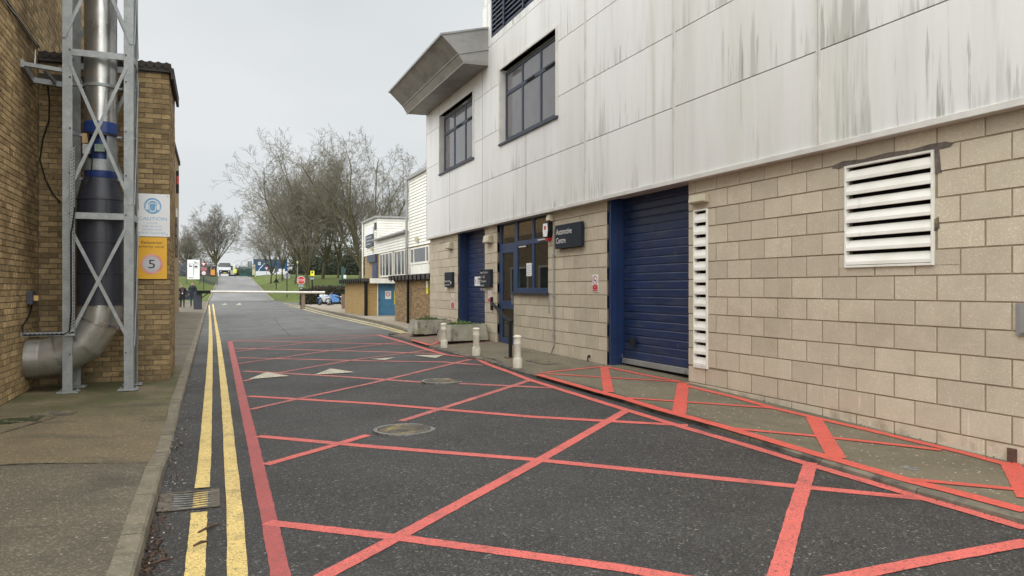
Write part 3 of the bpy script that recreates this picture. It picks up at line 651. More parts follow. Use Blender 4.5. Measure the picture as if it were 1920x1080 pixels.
p = onX(1106, 668, D); b = MB(); b.box(D-.03, D, p[1]-.02, p[1]+.02, p[2]-.02, p[2]+.02); b.tube([(D-.04, p[1], p[2]), (D-.04, p[1], p[2]-.09)], .012, 6); b.build('wall_tap', dkmetal, auto)
p = onX(1899, 855, D); b = MB(); b.box(D-.02, D+.005, p[1]-.035, p[1]+.035, p[2]-.05, p[2]+.06); b.build('wall_fixing', rust, auto)
# alarm box
p = onX(1032, 433, D); y_, z_ = p[1], p[2]
def hexpoly(X, s): return [(X, y_+a*s, z_+c*s) for a, c in ((-.10, .16), (.10, .16), (.125, .0), (.09, -.13), (-.09, -.13), (-.125, 0))]
b = MB(); b.prism(hexpoly(D-.1, 1), (.1, 0, 0)); ab = b.build('alarm_box', black, auto, bevel=.008)
b = MB(); b.prism(hexpoly(D-.112, .84), (.012, 0, 0)); b.build('box_face', signw, ab)
b = MB(); b.box(D-.114, D-.112, y_-.04, y_+.04, z_+.02, z_+.09); b.build('badge', signr, ab)
b = MB(); b.prism([(D-.08, y_-.07, z_-.13), (D-.08, y_+.07, z_-.13), (D-.08, y_+.05, z_-.19), (D-.08, y_-.05, z_-.19)], (.07, 0, 0)); b.build('strobe', signr, ab)
# cladding panels
VJ = [21.6, 19.3, 16.67, 14.05, 11.45, 8.82, 6.18, 3.54, .9, -1.74, -4.4, -6]
HJ = [2.955, 3.93, 4.93, 5.92, 6.9, 7.9, 8.9]
WINS = [(17.3, 20.2, 4.595, 6.18), (12.57, 15.5, 4.595, 6.18)]; LOU = (9.0, 16.12, 7.05, 9.5)
for i in range(len(VJ)-1):
    for k in range(len(HJ)-1):
        a0, a1, z0, z1 = VJ[i+1], VJ[i], HJ[k], HJ[k+1]
        if a1 > 16.7 and z0 > 6.5: continue
        if a1 > 16.7: z1 = min(z1, 6.9)
        rs = cut([(a0+.008, a1-.008, z0+.006, z1-.006)], WINS+[LOU])
        if not rs: continue
        b = MB()
        for r in rs: b.box(DP, DP+.05, *r)
        b.build('cladding_panel', panelm, auto)
b = MB()
for (a0, a1, z0, z1) in cut([(BY0, BY1, 2.95, 6.9), (BY0, 16.3, 6.9, 8.9)], WINS+[LOU]): b.box(DP+.05, DP+.12, a0, a1, z0, z1)
b.build('cladding_backing', mat('dark_joint_rubber', (.03, .03, .03), rough=.9), auto)  # near-black backing that shows in the joints between panels
b = MB(); b.box(DP-.03, DP+.14, BY0, BY1+.01, 2.895, 2.955); b.box(DP+.14, 6.2, BY0, BY1, 2.93, 2.97); b.build('base_flashing', trimm, auto, bevel=.004)
for yv in (11.45, 8.82, 6.18, 3.54, .9):
    b = MB(); b.box(DP-.014, DP, yv-.028, yv-.006, 2.96, 8.9); b.box(DP-.014, DP, yv+.006, yv+.028, 2.96, 8.9); b.box(DP-.006, DP+.001, yv-.006, yv+.006, 2.96, 8.9); b.build('joint_trim', trimm, auto)
b = MB(); b.box(DP-.006, DP+.1, BY1-.03, BY1+.02, 2.955, 6.5); b.build('corner_trim', trimm, auto); b = MB(); b.box(DP-.006, DP+.1, 16.29, 16.36, 6.9, 8.9); b.build('corner_trim', trimm, auto)
for yv, zt2 in ((19.3, 4.55), (16.67, 6.9), (14.05, 4.55)): b = MB(); b.box(DP-.002, DP+.03, yv-.011, yv+.011, 2.96, zt2); b.build('joint_seal', trimgrey, auto)
b = MB(); b.box(DP+.12, 18, BY1-.04, BY1, 2.95, 6.9); b.box(DP+.12, 18, 16.26, 16.3, 6.9, 8.9); b.box(DP, 18, BY0, 16.3, 8.9, 9.05); b.box(DP+.1, 18, 16.3, BY1, 7.0, 7.3); b.build('end_wall', panelm, auto)
# upper windows
for i, (a0, a1, z0, z1) in enumerate(WINS):
    X = DP+.10; n = 3; b = MB(); w3 = (a1-a0-.1)/3
    bars = [(a0+.05, a0+.11, z0+.05, z1-.05), (a1-.11, a1-.05, z0+.05, z1-.05), (a0+.11, a1-.11, z0+.05, z0+.11), (a0+.11, a1-.11, z1-.11, z1-.05), (a0+.11, a1-.11, z1-.56, z1-.48)]
    for q in (1, 2): yv = a0+.05+w3*q; bars += [(yv-.035, yv+.035, z0+.11, z1-.56), (yv-.035, yv+.035, z1-.48, z1-.11)]
    o = frame_rects('upper_window', X, .06, bars, bluefr2, auto, ['blue framed upper window under the canopy', 'blue framed upper window left of the dark louvre'][i])
    for q in range(3):
        y0_, y1_ = a0+.05+w3*q+.03, a0+.05+w3*(q+1)-.03
        b = MB(); b.box(X+.02, X+.03, y0_, y1_, z0+.08, z1-.52); b.build('pane', glassu, o)
        b = MB(); b.box(X+.02, X+.03, y0_, y1_, z1-.52, z1-.08); b.build('pane', glassu, o)
    b = MB(); b.box(DP-.03, X+.06, a0-.03, a0+.02, z0, z1+.04); b.box(DP-.03, X+.06, a1-.02, a1+.03, z0, z1+.04); b.box(DP-.03, X+.06, a0+.02, a1-.02, z1, z1+.04); b.build('surround', trimm, o)
    b = MB(); b.box(DP-.04, X+.06, a0-.04, a1+.04, z0-.04, z0+.0); b.build('sill', bluefr2, o)
    for da in (.35, 1.3): b = MB(); b.box(X-.02, X-.002, a0+da, a0+da+.4, z1-.54, z1-.51); b.build('catch', black, o)
lo_ = louvre('plant_louvre', DP+.03, 9.0, 16.12, 7.05, 9.4, 22, 'dark blue plant room louvre at the top of the wall', m=bluefr2, fr=.05)
b = MB()
for yv in (15.3, 14.2, 13.1, 12.0, 10.9): b.box(DP-.012, DP+.01, yv-.03, yv+.03, 7.1, 9.35)
b.build('mullion', bluefr2, lo_)
# canopy
prof = [(5.779, 7.34), (4.68, 7.07), (5.08, 6.69), (5.2, 6.49), (5.779, 6.50)]
b = MB(); ya, yb, yc = 16.28, 18.9, 21.62
for y0_, y1_ in ((ya, yb-.004), (yb+.004, yc)): b.rings([[(x, y0_, z) for x, z in prof], [(x, y1_, z) for x, z in prof]])
cn = b.build('canopy', panelbox, auto); cn['label'] = 'angular grey metal eaves canopy'
b = MB()
for (x0, z0), (x1, z1) in zip(prof[1:3], prof[2:4]): b.bar((x1-.004, ya-.006, z1), (x1-.004, yc+.006, z1-.0), .02, .02)
b.bar((4.68, ya-.01, 7.07), (4.68, yc+.01, 7.07), .035, .05); b.bar((5.78, ya-.012, 7.35), (4.68, ya-.012, 7.08), .02, .04); b.bar((5.78, ya-.012, 6.86), (5.08, ya-.012, 6.69), .02, .02)
b.build('seam', trimgrey, cn)
# ------------------------------------------------------------------ signs on the workshop wall
def boxsign(nm, lab, cat, px0, py0, px1, py1, th=.07, m=navy, X=D):
    a = onX(px0, py0, X); c = onX(px1, py1, X)
    t = thing(nm, lab, cat, (X, (a[1]+c[1])/2, c[2]))
    b = MB(); b.box(X-th, X, a[1], c[1], a[2], c[2]); b.build('board', m, t, bevel=.003); return t, a[1], c[1], max(a[2], c[2]), min(a[2], c[2])
t = thing('building_sign', 'dark sign board lettered Automotive Centre above the wall', 'sign', (D, 12.2, 2.2))
b = MB(); b.box(D-.08, D-.02, 11.66, 12.71, 2.21, 2.63); b.build('board', navy, t, bevel=.003)
b = MB(); b.box(D-.02, D, 11.75, 12.6, 2.2, 2.6); b.build('bracket', black, t)
text('Automotive', .64, .105, (D-.0815, 12.66, 2.455), 'X', inkw, t); text('Centre', .40, .10, (D-.0815, 12.66, 2.30), 'X', inkw, t)
t, y0, y1, z1, z0 = boxsign('direction_sign', 'dark notice board with white lines of text between door and shutter', 'sign', 905.5, 506, 924.5, 538)
for k, (s, wd) in enumerate((('Engine Test Cells', .60), ('01 - 02', .36), ('Transmission', .48), ('test cells', .3), ('03 - 06', .36))):
    text(s, wd*.8, .055, (D-.0715, y0-.03, z1-.1-k*.095), 'X', inkw, t)
t, y0, y1, z1, z0 = boxsign('direction_sign', 'small dark notice board at the far left of the workshop wall', 'sign', 838, 511, 852, 538)
for k, (s, wd) in enumerate((('Smoke Shed', .46), ('Dynamometer', .46), ('Cells', .2))): text(s, wd, .055, (D-.0715, y0-.04, z1-.26-k*.1), 'X', inkw, t)
b = MB(); b.box(D-.073, D-.071, y1+.06, y1+.12, z0+.08, z0+.14); b.build('emblem', inkw, t)
def nosmoke(lab, px0, py0, px1, py1):
    a = onX(px0, py0, D); c = onX(px1, py1, D); t = thing('no_smoking_sign', lab, 'sign', (D, a[1], c[2]))
    Y0, Y1, Z0, Z1 = min(a[1], c[1]), max(a[1], c[1]), min(a[2], c[2]), max(a[2], c[2]); H = Z1-Z0; W = Y1-Y0
    b = MB(); b.box(D-.008, D-.001, Y0, Y1, Z0, Z1); b.build('plate', signw, t)
    cc = (D-.0085, (Y0+Y1)/2, Z1-.34*H); r = min(.42*W, .28*H)
    disc('ring', signr, cc, r, 'X', t, r0=r*.82, t=.001)
    b = MB(); b.bar((D-.0105, cc[1]+r*.6, cc[2]+r*.6), (D-.0105, cc[1]-r*.6, cc[2]-r*.6), r*.14, .001, up=(1, 0, 0)); b.build('slash', signr, t)
    b = MB(); b.box(D-.0095, D-.0085, cc[1]-r*.5, cc[1]+r*.5, cc[2]-r*.1, cc[2]+r*.08); b.build('cigarette', ink, t)
    b = MB(); b.box(D-.0095, D-.008, Y0+.01, Y1-.01, Z0+.01, Z0+.38*H); b.build('red_panel', signr, t)
    text('No', W*.3, H*.07, (D-.0105, Y1-W*.33, Z0+.24*H), 'X', inkw, t); text('smoking', W*.75, H*.08, (D-.0105, Y1-W*.12, Z0+.08*H), 'X', inkw, t)
nosmoke('white and red no smoking sign left of the wide roller door', 1111.5, 515, 1122, 547)
nosmoke('white and red no smoking sign under the dark notice board by the entrance', 915.5, 545.5, 921.5, 568)
nosmoke('tall white and red safety sign on the farthest strip of block wall', 846.5, 551, 852, 579)
a = onX(891, 519, 6.10); c = onX(906, 536, 6.10)
t = thing('door_notice', 'white notice stuck on the narrow blue shutter', 'notice', (6.1, a[1], c[2]))
b = MB(); b.box(6.085, 6.095, a[1], c[1], a[2], c[2]); b.build('plate', signw, t)
b = MB(); b.box(6.083, 6.085, a[1]-.06, a[1]-.1, c[2]+.06, a[2]-.06); b.build('symbols', signr, t)
b = MB()
for k in range(4): b.box(6.083, 6.085, a[1]-.22, a[1]-.5, c[2]+.06+k*.04, c[2]+.075+k*.04)
b.box(6.083, 6.085, a[1]-.32, a[1]-.38, a[2]-.09, a[2]-.04); b.build('print', ink, t)
# ------------------------------------------------------------------ left: brick works, annexe, far brick building
XW, YF = -2.3, 12.6
works = thing('brick_works', 'tall yellow brown brick works wall on the far left', 'building', (XW, 10, 0))
b = MB(); b.box(XW-6, XW-.009, 2.5, 17.6, -.2, 9.5); wl_ = b.build('wall', mortar, works)
P = [('-X', XW, *r, .05) for r in courses(10.2, YF-.002, .05, 6.2, .225, .075, .010, zph=.05)]+[('-X', XW, *r, .05) for r in courses(YF, 17.6, 4.85, 8.0, .225, .075, .010, zph=.05)]
lay(P, 'brick', UBR, brickm, wl_)
b = MB(); b.box(XW-.04, XW-.0005, 2.5, 10.2, -.2, 9.5); b.box(XW-.04, XW-.0005, 10.2, YF, 6.2, 9.5); b.build('near_wall', brickfar, works)
annx = thing('brick_annexe', 'low brown brick annexe behind the steel tower with dark coping', 'building', (-1.4, 13.5, 0))
XA = -.596
b = MB(); b.box(XW, XA-.009, YF+.009, 14.36, -.1, 4.72); wa = b.build('wall', mortar, annx)
P = [('Y', YF, *r, .05) for r in courses(XW, XA, .05, 4.72, .225, .075, .010, aph=XA, zph=.05)]+[('-X', XA, *r, .05) for r in courses(YF+.052, 14.36, .05, 4.72, .225, .075, .010, aph=YF, zph=.05)]
lay(P, 'brick', UBD, brickd, wa)
b = MB(); b.box(XW, XA+.06, YF-.06, 14.45, 4.72, 4.78); b.build('coping', roofm, annx)
ms = MB(); ms.lathe([(.05, 0), (.05, .11)], n=8); tm = ms.mesh('coping_tile', roofm)
cp = annx.children[-1]
for k in range(15): inst('coping_tile', tm, (-2.2+k*.112, YF-.08, 4.81), (1, 1, 1), cp, (math.radians(-80), 0, 0))
b = MB(); b.box(XA+.02, XA+.06, YF-.08, 14.45, 4.62, 4.78); b.build('verge_board', roofm, annx)
b = MB(); b.box(XW, XA+.02, YF-.02, 14.4, 4.78, 4.86); b.build('roof_felt', roofm, annx)
fb = thing('brick_offices', 'three storey brick block on the left beyond the annexe', 'building', (-4, 40, 0))
b = MB(); b.box(-9, -1.78, 40.6, 47.8, -.2, 8.5); b.box(-9, -1.78, 15.5, 40.6, -.2, 4.0); fw = b.build('wall', brickfar, fb)
b = MB(); b.box(-9.1, -1.70, 40.5, 47.9, 8.5, 8.7); b.build('roof', roofm, fb)
for z0 in (1.0, 4.2):
    for y0 in (19, 22.5, 26, 29.5, 33, 36.5, 44.2):
        if (y0 == 44.2) != (z0 == 4.2): continue
        b = MB(); h = 1.5; wd = 2.2 if y0 < 40 else 1.6
        b.box(-1.80, -1.74, y0, y0+.08, z0, z0+h); b.box(-1.80, -1.74, y0+wd-.08, y0+wd, z0, z0+h); b.box(-1.80, -1.739, y0+.08, y0+wd-.08, z0, z0+.08); b.box(-1.80, -1.739, y0+.08, y0+wd-.08, z0+h-.08, z0+h)
        b.box(-1.80, -1.741, y0+wd/2-.03, y0+wd/2+.03, z0+.08, z0+h-.08)
        wf = b.build('window', white, fb); q = MB(); q.box(-1.79, -1.77, y0+.08, y0+wd-.08, z0+.08, z0+h-.08); q.build('pane', glassf, wf)
# projecting staff window strip seen beyond the annexe corner, and a red and black blade sign
p = onY(331.5, 483, 42); b = MB(); b.box(p[0]-.08, -1.62, 41.9, 42.1, p[2], onY(331.5, 407, 42)[2]); sw = b.build('stair_window', mat('brown_frame', (.05, .03, .025), rough=.5), fb)
for k in range(4):
    z0 = p[2]+.1+k*.52; b = MB(); b.box(p[0]-.03, -1.68, 41.88, 41.9, z0, z0+.4); b.build('pane', signw, sw)
b = MB(); b.box(-1.78, -1.64, 44.1, 44.25, onY(338, 362, 44)[2], onY(338, 320, 44)[2]); bs_ = b.build('blade_board', black, fb); b = MB(); b.box(-1.75, -1.635, 44.08, 44.1, onY(338, 345, 44)[2], onY(338, 330, 44)[2]); b.build('red_band', signr, bs_)
# signs on the annexe
t = thing('caution_sign', 'faded white caution loud air blast sign with ear protection symbol', 'sign', (-.82, YF-.02, 2.27))
YS = YF-.022
b = MB(); b.box(-1.045, -.592, YS, YS+.006, 2.265, 2.90); b.build('plate', signw, t)
disc('symbol_disc', signb, (-.825, YS-.0006, 2.72), .118, 'Y', t, t=.001)
b = MB(); n = 20
b.add([(-.825+.088*math.cos(a), YS-.003, 2.725+.088*math.sin(a)) for a in [math.pi*k/n for k in range(n+1)]]+[(-.825+.070*math.cos(a), YS-.003, 2.725+.070*math.sin(a)) for a in [math.pi*k/n for k in range(n+1)]], [(k, k+1, n+2+k, n+1+k) for k in range(n)])
b.add([(-.825+x, YS-.0028, 2.705+z) for x, z in ((-.05, .06), (.05, .06), (.045, -.05), (.02, -.075), (-.02, -.075), (-.045, -.05))], [tuple(range(6))])
for s in (-1, 1): b.add([(-.825+s*.075+x, YS-.0026, 2.705+z) for x, z in ((-.02, -.04), (.02, -.04), (.02, .04), (-.02, .04))], [(0, 1, 2, 3)])
b.build('ear_muff_symbol', signw, t)
b = MB(); b.add([(-.825+x, YS-.004, 2.71+z) for x, z in ((-.043, .045), (.043, .045), (.034, -.045), (.015, -.062), (-.015, -.062), (-.034, -.045))], [tuple(range(6))]); b.build('face_symbol', signb, t)
text('CAUTION', .385, .048, (-1.02, YS-.001, 2.505), 'Y', signb, t)
for k, (s, x, wd) in enumerate((('LOUD', -.90, .14), ('AIR BLAST', -.965, .265), ('WHEN RED', -.965, .265), ('LIGHT FLASHES', -1.035, .385))):
    text(s, wd, .026, (x, YS-.001, 2.452-k*.049), 'Y', signbl, t)
for x, z in ((-.62, 2.87), (-.63, 2.30), (-1.02, 2.87)): disc('screw', dkmetal, (x, YS-.0015, z), .007, 'Y', t, n=8)
t = thing('speed_sign', 'amber pedestrian priority zone sign with black 5 in a red ring', 'sign', (-.83, YF-.02, 1.63))
b = MB(); b.box(-1.045, -.632, YS-.004, YS+.003, 1.635, 2.255); b.build('plate', signy, t)
text('Pedestrian', .28, .042, (-.98, YS-.0055, 2.155), 'Y', ink, t); text('priority zone', .335, .042, (-1.01, YS-.0055, 2.09), 'Y', ink, t)
disc('white_disc', mat('grey_white_disc', (.52, .52, .54), rough=.5), (-.838, YS-.005, 1.855), .125, 'Y', t, t=.001); disc('ring', ringr, (-.838, YS-.005, 1.855), .152, 'Y', t, r0=.118, t=.0022)
text('5', .09, .125, (-.882, YS-.0085, 1.793), 'Y', ink, t)
# ------------------------------------------------------------------ steel tower
tw = thing('steel_tower', 'galvanised steel lattice tower holding the exhaust duct', 'tower', (-1.41, 11.85, .12))
TX0, TX1, TY0, TY1, TT = -1.83, -.99, 11.5, 12.2, 9.2
for (x, y, sx, sy) in ((TX0, TY0, 1, 1), (TX1, TY0, -1, 1), (TX0, TY1, 1, -1), (TX1, TY1, -1, -1)):
    b = MB(); b.box(x, x+sx*.118, y, y+sy*.012, .14, TT); b.box(x, x+sx*.012, y+sy*.012, y+sy*.118, .14, TT)
    b.build('post', galv, tw, bevel=.003)
    b = MB(); b.box(x-sx*.06, x+sx*.19, y-sy*.06, y+sy*.15, .122, .142)
    for q in ((-.03, .12), (.16, .12), (.05, -.035)): b.lathe([(.014, 0), (.014, .02)], (x+sx*q[0], y+sy*q[1], .142), 6)
    b.build('base_plate', galv, tw, bevel=.003)
BZ = [2.455, 4.6, 6.75, 8.9]
for z in BZ:
    for (p, q) in (((TX0+.118, TY0-.002, z), (TX1-.118, TY0-.002, z)), ((TX0+.118, TY1+.0, z), (TX1-.118, TY1, z)), ((TX0-.002, TY0+.12, z), (TX0-.002, TY1-.12, z)), ((TX1+.002, TY0+.12, z), (TX1+.002, TY1-.12, z))):
        b = MB(); b.bar(p, q, .012, .085)
        d = Vector((0, .03, 0)) if p[1] == q[1] else Vector((.03 if p[0] < -1.4 else -.03, 0, 0))
        b.bar(Vector(p)+d+Vector((0, 0, .035)), Vector(q)+d+Vector((0, 0, .035)), .055, .01); b.build('cross_bar', galv, tw)
lv = [.5]+BZ
def zx(px, py, Y): return onY(px, py, Y)
for (z0, z1, f) in ((.72, 2.30, 1), (2.62, 4.45, 1), (4.78, 6.6, 1), (6.9, 8.8, 1)):
    for Yv, e in ((TY0-.008, 0), (TY1+.006, .012)):
        for s in (0, 1):
            xa, xb = (TX0+.09, TX1-.02) if s == 0 else (TX1-.09, TX0+.02)
            b = MB(); b.bar((xa, Yv-s*.008, z1), (xb, Yv-s*.008, z0), .007, .042); b.build('brace', galv, tw)
    for s in (0, 1):
        ya_, yb_ = (TY0+.08, TY1-.02) if s == 0 else (TY1-.08, TY0+.02)
        b = MB(); b.bar((TX1+.006+s*.008, ya_, z1), (TX1+.006+s*.008, yb_, z0), .007, .035); b.build('brace', galv, tw)
for z in (4.24, 3.57, 2.98):
    for s in (-1, 1):
        b = MB(); xp = -1.41+s*.30; b.hexa([(xp+s*.12, TY0+.02, z-.06), (xp+s*.12, TY0+.03, z-.06), (xp-s*.05, 11.8, z-.012), (xp-s*.05, 11.79, z-.012), (xp+s*.12, TY0+.02, z+.05), (xp+s*.12, TY0+.03, z+.05), (xp-s*.05, 11.8, z+.012), (xp-s*.05, 11.79, z+.012)])
        b.box(xp-.12, xp+.12, 11.78, 11.84, z-.015, z+.01); b.build('support_arm', galv, tw)
b = MB()
for z in (.6, 2.45, 2.98, 3.57, 4.24, 4.6, 5.6):
    for x in (TX0+.09, TX1-.09): b.tube([(x, TY0-.012, z+.03), (x, TY0, z+.03)], .011, 6)
b.build('bolt_head', dkmetal, tw, kind='stuff')
# duct stack
DX, DY = -1.425, 11.86
ds = thing('exhaust_duct', 'silver and dark exhaust duct rising inside the tower', 'duct', (DX, DY, .1))
C = lambda prof, n=32: MB().lathe(prof, (DX, DY, 0), n)
C([(.203, 4.26), (.203, 9.4)]).build('upper_duct', duct, ds, smooth=True)
C([(.203, 3.75), (.203, 4.23)]).build('upper_duct', duct, ds, smooth=True)
b = C([(.222, 4.225), (.222, 4.265)]); b.lathe([(.209, 5.9), (.209, 5.94)], (DX, DY, 0), 32); b.build('flange', galv, ds, smooth=True)
C([(.206, 3.59), (.214, 3.60), (.214, 3.74), (.206, 3.755)]).build('rubber_band', blueband, ds, smooth=True)
# silencer housing with an opening
b = MB(); n = 40; r = .207; a0 = -math.pi/2
def cyl(a, z, rr=r): return (DX+rr*math.cos(a), DY+rr*math.sin(a), z)
ops = 12
for k in range(n):
    a, c = a0+2*math.pi*(k-.5*0)/n, a0+2*math.pi*(k+1)/n; da = (k+.5) if k < n/2 else (k+.5-n)
    hole = -4.5 < da < 3.2
    segs = [(3.09, 3.60)] if not hole else [(3.09, 3.24+(.06 if da < -3.5 or da > 2.5 else 0)), (3.575, 3.60)]
    for z0, z1 in segs: b.add([cyl(a, z0), cyl(c, z0), cyl(c, z1), cyl(a, z1)], [(0, 1, 2, 3)])
hs = b.build('fan_housing', galv, ds, smooth=True)
C([(.15, 3.1), (.15, 3.6)]).build('inner_casing', blueband, hs, smooth=True)
b = MB(); b.box(DX-.05, DX+.07, DY-.20, DY-.14, 3.34, 3.44); b.build('terminal_box', mat('terminal_green', (.25, .33, .27), rough=.6, scale=30), hs)
b = MB(); b.box(DX-.195, DX-.12, DY-.22, DY-.15, 3.44, 3.57); b.build('actuator', mat('tan_plastic', (.42, .27, .12), rough=.5), hs)
b = MB(); b.box(DX-.19, DX-.10, DY-.215, DY-.17, 3.30, 3.43); b.build('label_plate', galv, hs)
b = MB(); b.tube([(DX-.13, DY-.23, 3.6), (DX-.11, DY-.24, 3.45), (DX-.07, DY-.24, 3.3), (DX-.08, DY-.26, 3.0), (DX-.14, DY-.28, 2.85)], .009, 6); b.build('cable', black, hs)
C([(.209, 3.565), (.222, 3.567), (.222, 3.59), (.209, 3.592)]).build('flange', dkmetal, ds, smooth=True)
C([(.190, 3.0), (.197, 3.03), (.200, 3.09)]).build('rubber_band', blueband, ds, smooth=True)
C([(.289, 1.26), (.289, 2.60), (.287, 2.66), (.285, 2.72), (.225, 2.985), (.20, 3.0)], 40).build('lagged_duct', ductn, ds, smooth=True)
b = MB()
for z in (2.70, 2.12, 1.70, 1.275): b.lathe([(.285, z-.012), (.297, z-.008), (.297, z+.008), (.285, z+.012)], (DX, DY, 0), 40)
b.tube([(DX+.10, DY-.276, 1.27), (DX+.10, DY-.276, 2.68)], .006, 5); b.build('band', ductn, ds, smooth=True)
# lobster back elbow towards the left wall
R_ = .70; cz = .555; cxx = DX-R_; segs = []
def elbow_ring(phi, rr):
    # phi 0 = vertical part at top, 90deg = horizontal
    c = Vector((cxx+R_*math.cos(phi), DY, cz+R_-R_*math.sin(phi)))
    e1 = Vector((math.cos(phi), 0, -math.sin(phi)))
    return [c+e1*rr*math.cos(2*math.pi*k/32)+Vector((0, 1, 0))*rr*math.sin(2*math.pi*k/32) for k in range(32)]
angs = [0, 18, 45, 72, 90]; rr = [.285, .283, .276, .262, .25]
b = MB()
tp = [v+Vector((0, 0, .02)) for v in elbow_ring(0, .285)]
for i in range(4):
    r0, r1 = elbow_ring(math.radians(angs[i]), rr[i]), elbow_ring(math.radians(angs[i+1]), rr[i+1]); q = MB(); q.rings([r0, r1], cap=False); q.build('elbow_segment', ductl, ds, smooth=True)
for i in (1, 2, 3):
    p0, p1 = elbow_ring(math.radians(angs[i]-1.2), rr[i]+.008), elbow_ring(math.radians(angs[i]+1.2), rr[i]+.008); b.rings([p0, p1], cap=False)
b.rings([elbow_ring(0, .292), [v+Vector((0, 0, .03)) for v in elbow_ring(0, .292)]], cap=False); b.build('seam_ring', duct, ds, smooth=True)
b = MB(); b.tube([(cxx+.003, DY, cz), (XW+.14, DY, cz), (XW-.0, DY, cz)], [.25, .25, .25], 32); b.tube([(XW+.16, DY, cz), (XW+.03, DY, cz)], [.258, .258], 32); b.build('horizontal_duct', ductl, ds, smooth=True)
b = MB(); b.box(DX-.42, DX-.36, DY-.05, DY+.05, .12, .35); b.build('duct_foot', rust, ds)
# cable tray, junction box, brackets, cables
t = thing('cable_tray', 'perforated steel cable tray running down the tower then to the wall', 'cable tray', (-1.7, 11.45, .9))
za, zb_ = onY(136, 275, 11.42)[2], onY(136, 625, 11.42)[2]; xa = onY(136, 500, 11.42)[0]
b = MB(); b.box(xa-.022, xa+.026, 11.42, 11.425, zb_, za); b.box(xa-.024, xa-.022, 11.40, 11.425, zb_, za); b.box(xa+.026, xa+.028, 11.40, 11.425, zb_, za)
b.box(XW+.02, xa+.03, 11.42, 11.425, zb_-.025, zb_+.02); b.box(XW+.02, xa+.03, 11.39, 11.425, zb_-.028, zb_-.025); b.build('tray', galv, t)
b = MB(); z = zb_+.06
while z < za-.02: b.box(xa-.012, xa-.002, 11.417, 11.4199, z, z+.018); b.box(xa+.008, xa+.018, 11.417, 11.4199, z+.018, z+.036); z += .042
x = XW+.06
while x < xa-.03: b.box(x, x+.025, 11.417, 11.4199, zb_-.006, zb_+.004); x += .05
b.build('perforation', darkv, t, kind='stuff')
b = MB(); b.tube([(xa+.03, 11.40, 2.55), (xa+.01, 11.395, 2.35), (xa-.015, 11.395, 2.2), (xa-.012, 11.395, 1.2), (xa-.03, 11.395, zb_+.03), (xa-.1, 11.395, zb_-.012), (XW+.05, 11.395, zb_-.012), (XW+.025, 11.5, zb_+.1), (XW+.03, 11.9, 1.15), (XW+.04, 12.0, 1.3)], .010, 6); b.build('cable', black, t, smooth=True)
t = thing('junction_box', 'small grey junction box with amber lamp on the left brick wall', 'junction box', (XW, 12, 1.3))
b = MB(); b.box(XW, XW+.07, 11.85, 12.05, 1.28, 1.46); b.build('case', cabg, t, bevel=.006); b = MB(); b.box(XW+.07, XW+.12, 11.93, 12.0, 1.33, 1.40); b.build('lamp_lens', mat('amber_lens', (.7, .45, .2), rough=.3), t)
t = thing('wall_bracket', 'steel stay frame bracing the tower to the left wall', 'bracket', (XW, 12, 4.2))
b = MB(); p, q, r_ = Vector((XW, 11.9, 4.38)), Vector((TX0, 11.6, 4.36)), Vector((XW+.05, 12.4, 4.32))
b.bar((XW, 11.55, 4.40), (TX0, 11.55, 4.36), .05, .05); b.bar((XW, 12.1, 4.33), (TX0, 12.1, 4.29), .06, .07); b.bar((XW+.02, 11.5, 4.39), (XW+.02, 12.2, 4.33), .04, .09); b.bar((XW+.25, 11.56, 4.36), (XW+.3, 12.1, 4.31), .03, .05)
b.build('frame', galv, t)
t = thing('wall_cables', 'black and white cables clipped high along the left brick wall', 'cable', (XW, 11, 4.5))
b = MB(); b.tube([(XW+.02, y_, 4.91+(.012*math.sin(y_*3))) for y_ in np.linspace(9.8, 12.55, 14)], .012, 6); b.tube([(XW+.03, y_, 4.86+.02*math.sin(y_*2)) for y_ in np.linspace(9.8, 12.4, 14)], .009, 6); b.build('black_cable', black, t, smooth=True)
b = MB(); b.tube([(XW+.02, 12.3, 4.80), (XW+.05, 12.1, 4.55), (XW+.04, 11.8, 4.43), (XW+.02, 11.5, 4.45)], .006, 5); b.tube([(XW+.035, y_, 4.885+.015*math.sin(y_*4)) for y_ in np.linspace(9.8, 12.3, 10)], .006, 5); b.build('white_cable', signw, t, smooth=True)
pp = [onY(x, y, YF-.03) for x, y in ((88, 145), (93, 190), (92, 225), (80, 262), (75, 300), (85, 335), (100, 365), (114, 380))]
b = MB(); b.tube(pp, .010, 6); b.build('hanging_cable', black, t, smooth=True)
t = thing('downpipe', 'dark pipe standing behind the left tower post', 'pipe', (-1.82, 12.35, .1)); b = MB(); b.tube([(-1.80, 12.33, .1), (-1.80, 12.33, 9.2)], .052, 14); b.build('pipe', galv, t, smooth=True)
b = MB(); b.box(-2.25, -1.0, 12.38, 12.58, 4.40, 4.50); b.build('pipe_boss', roofm, t)
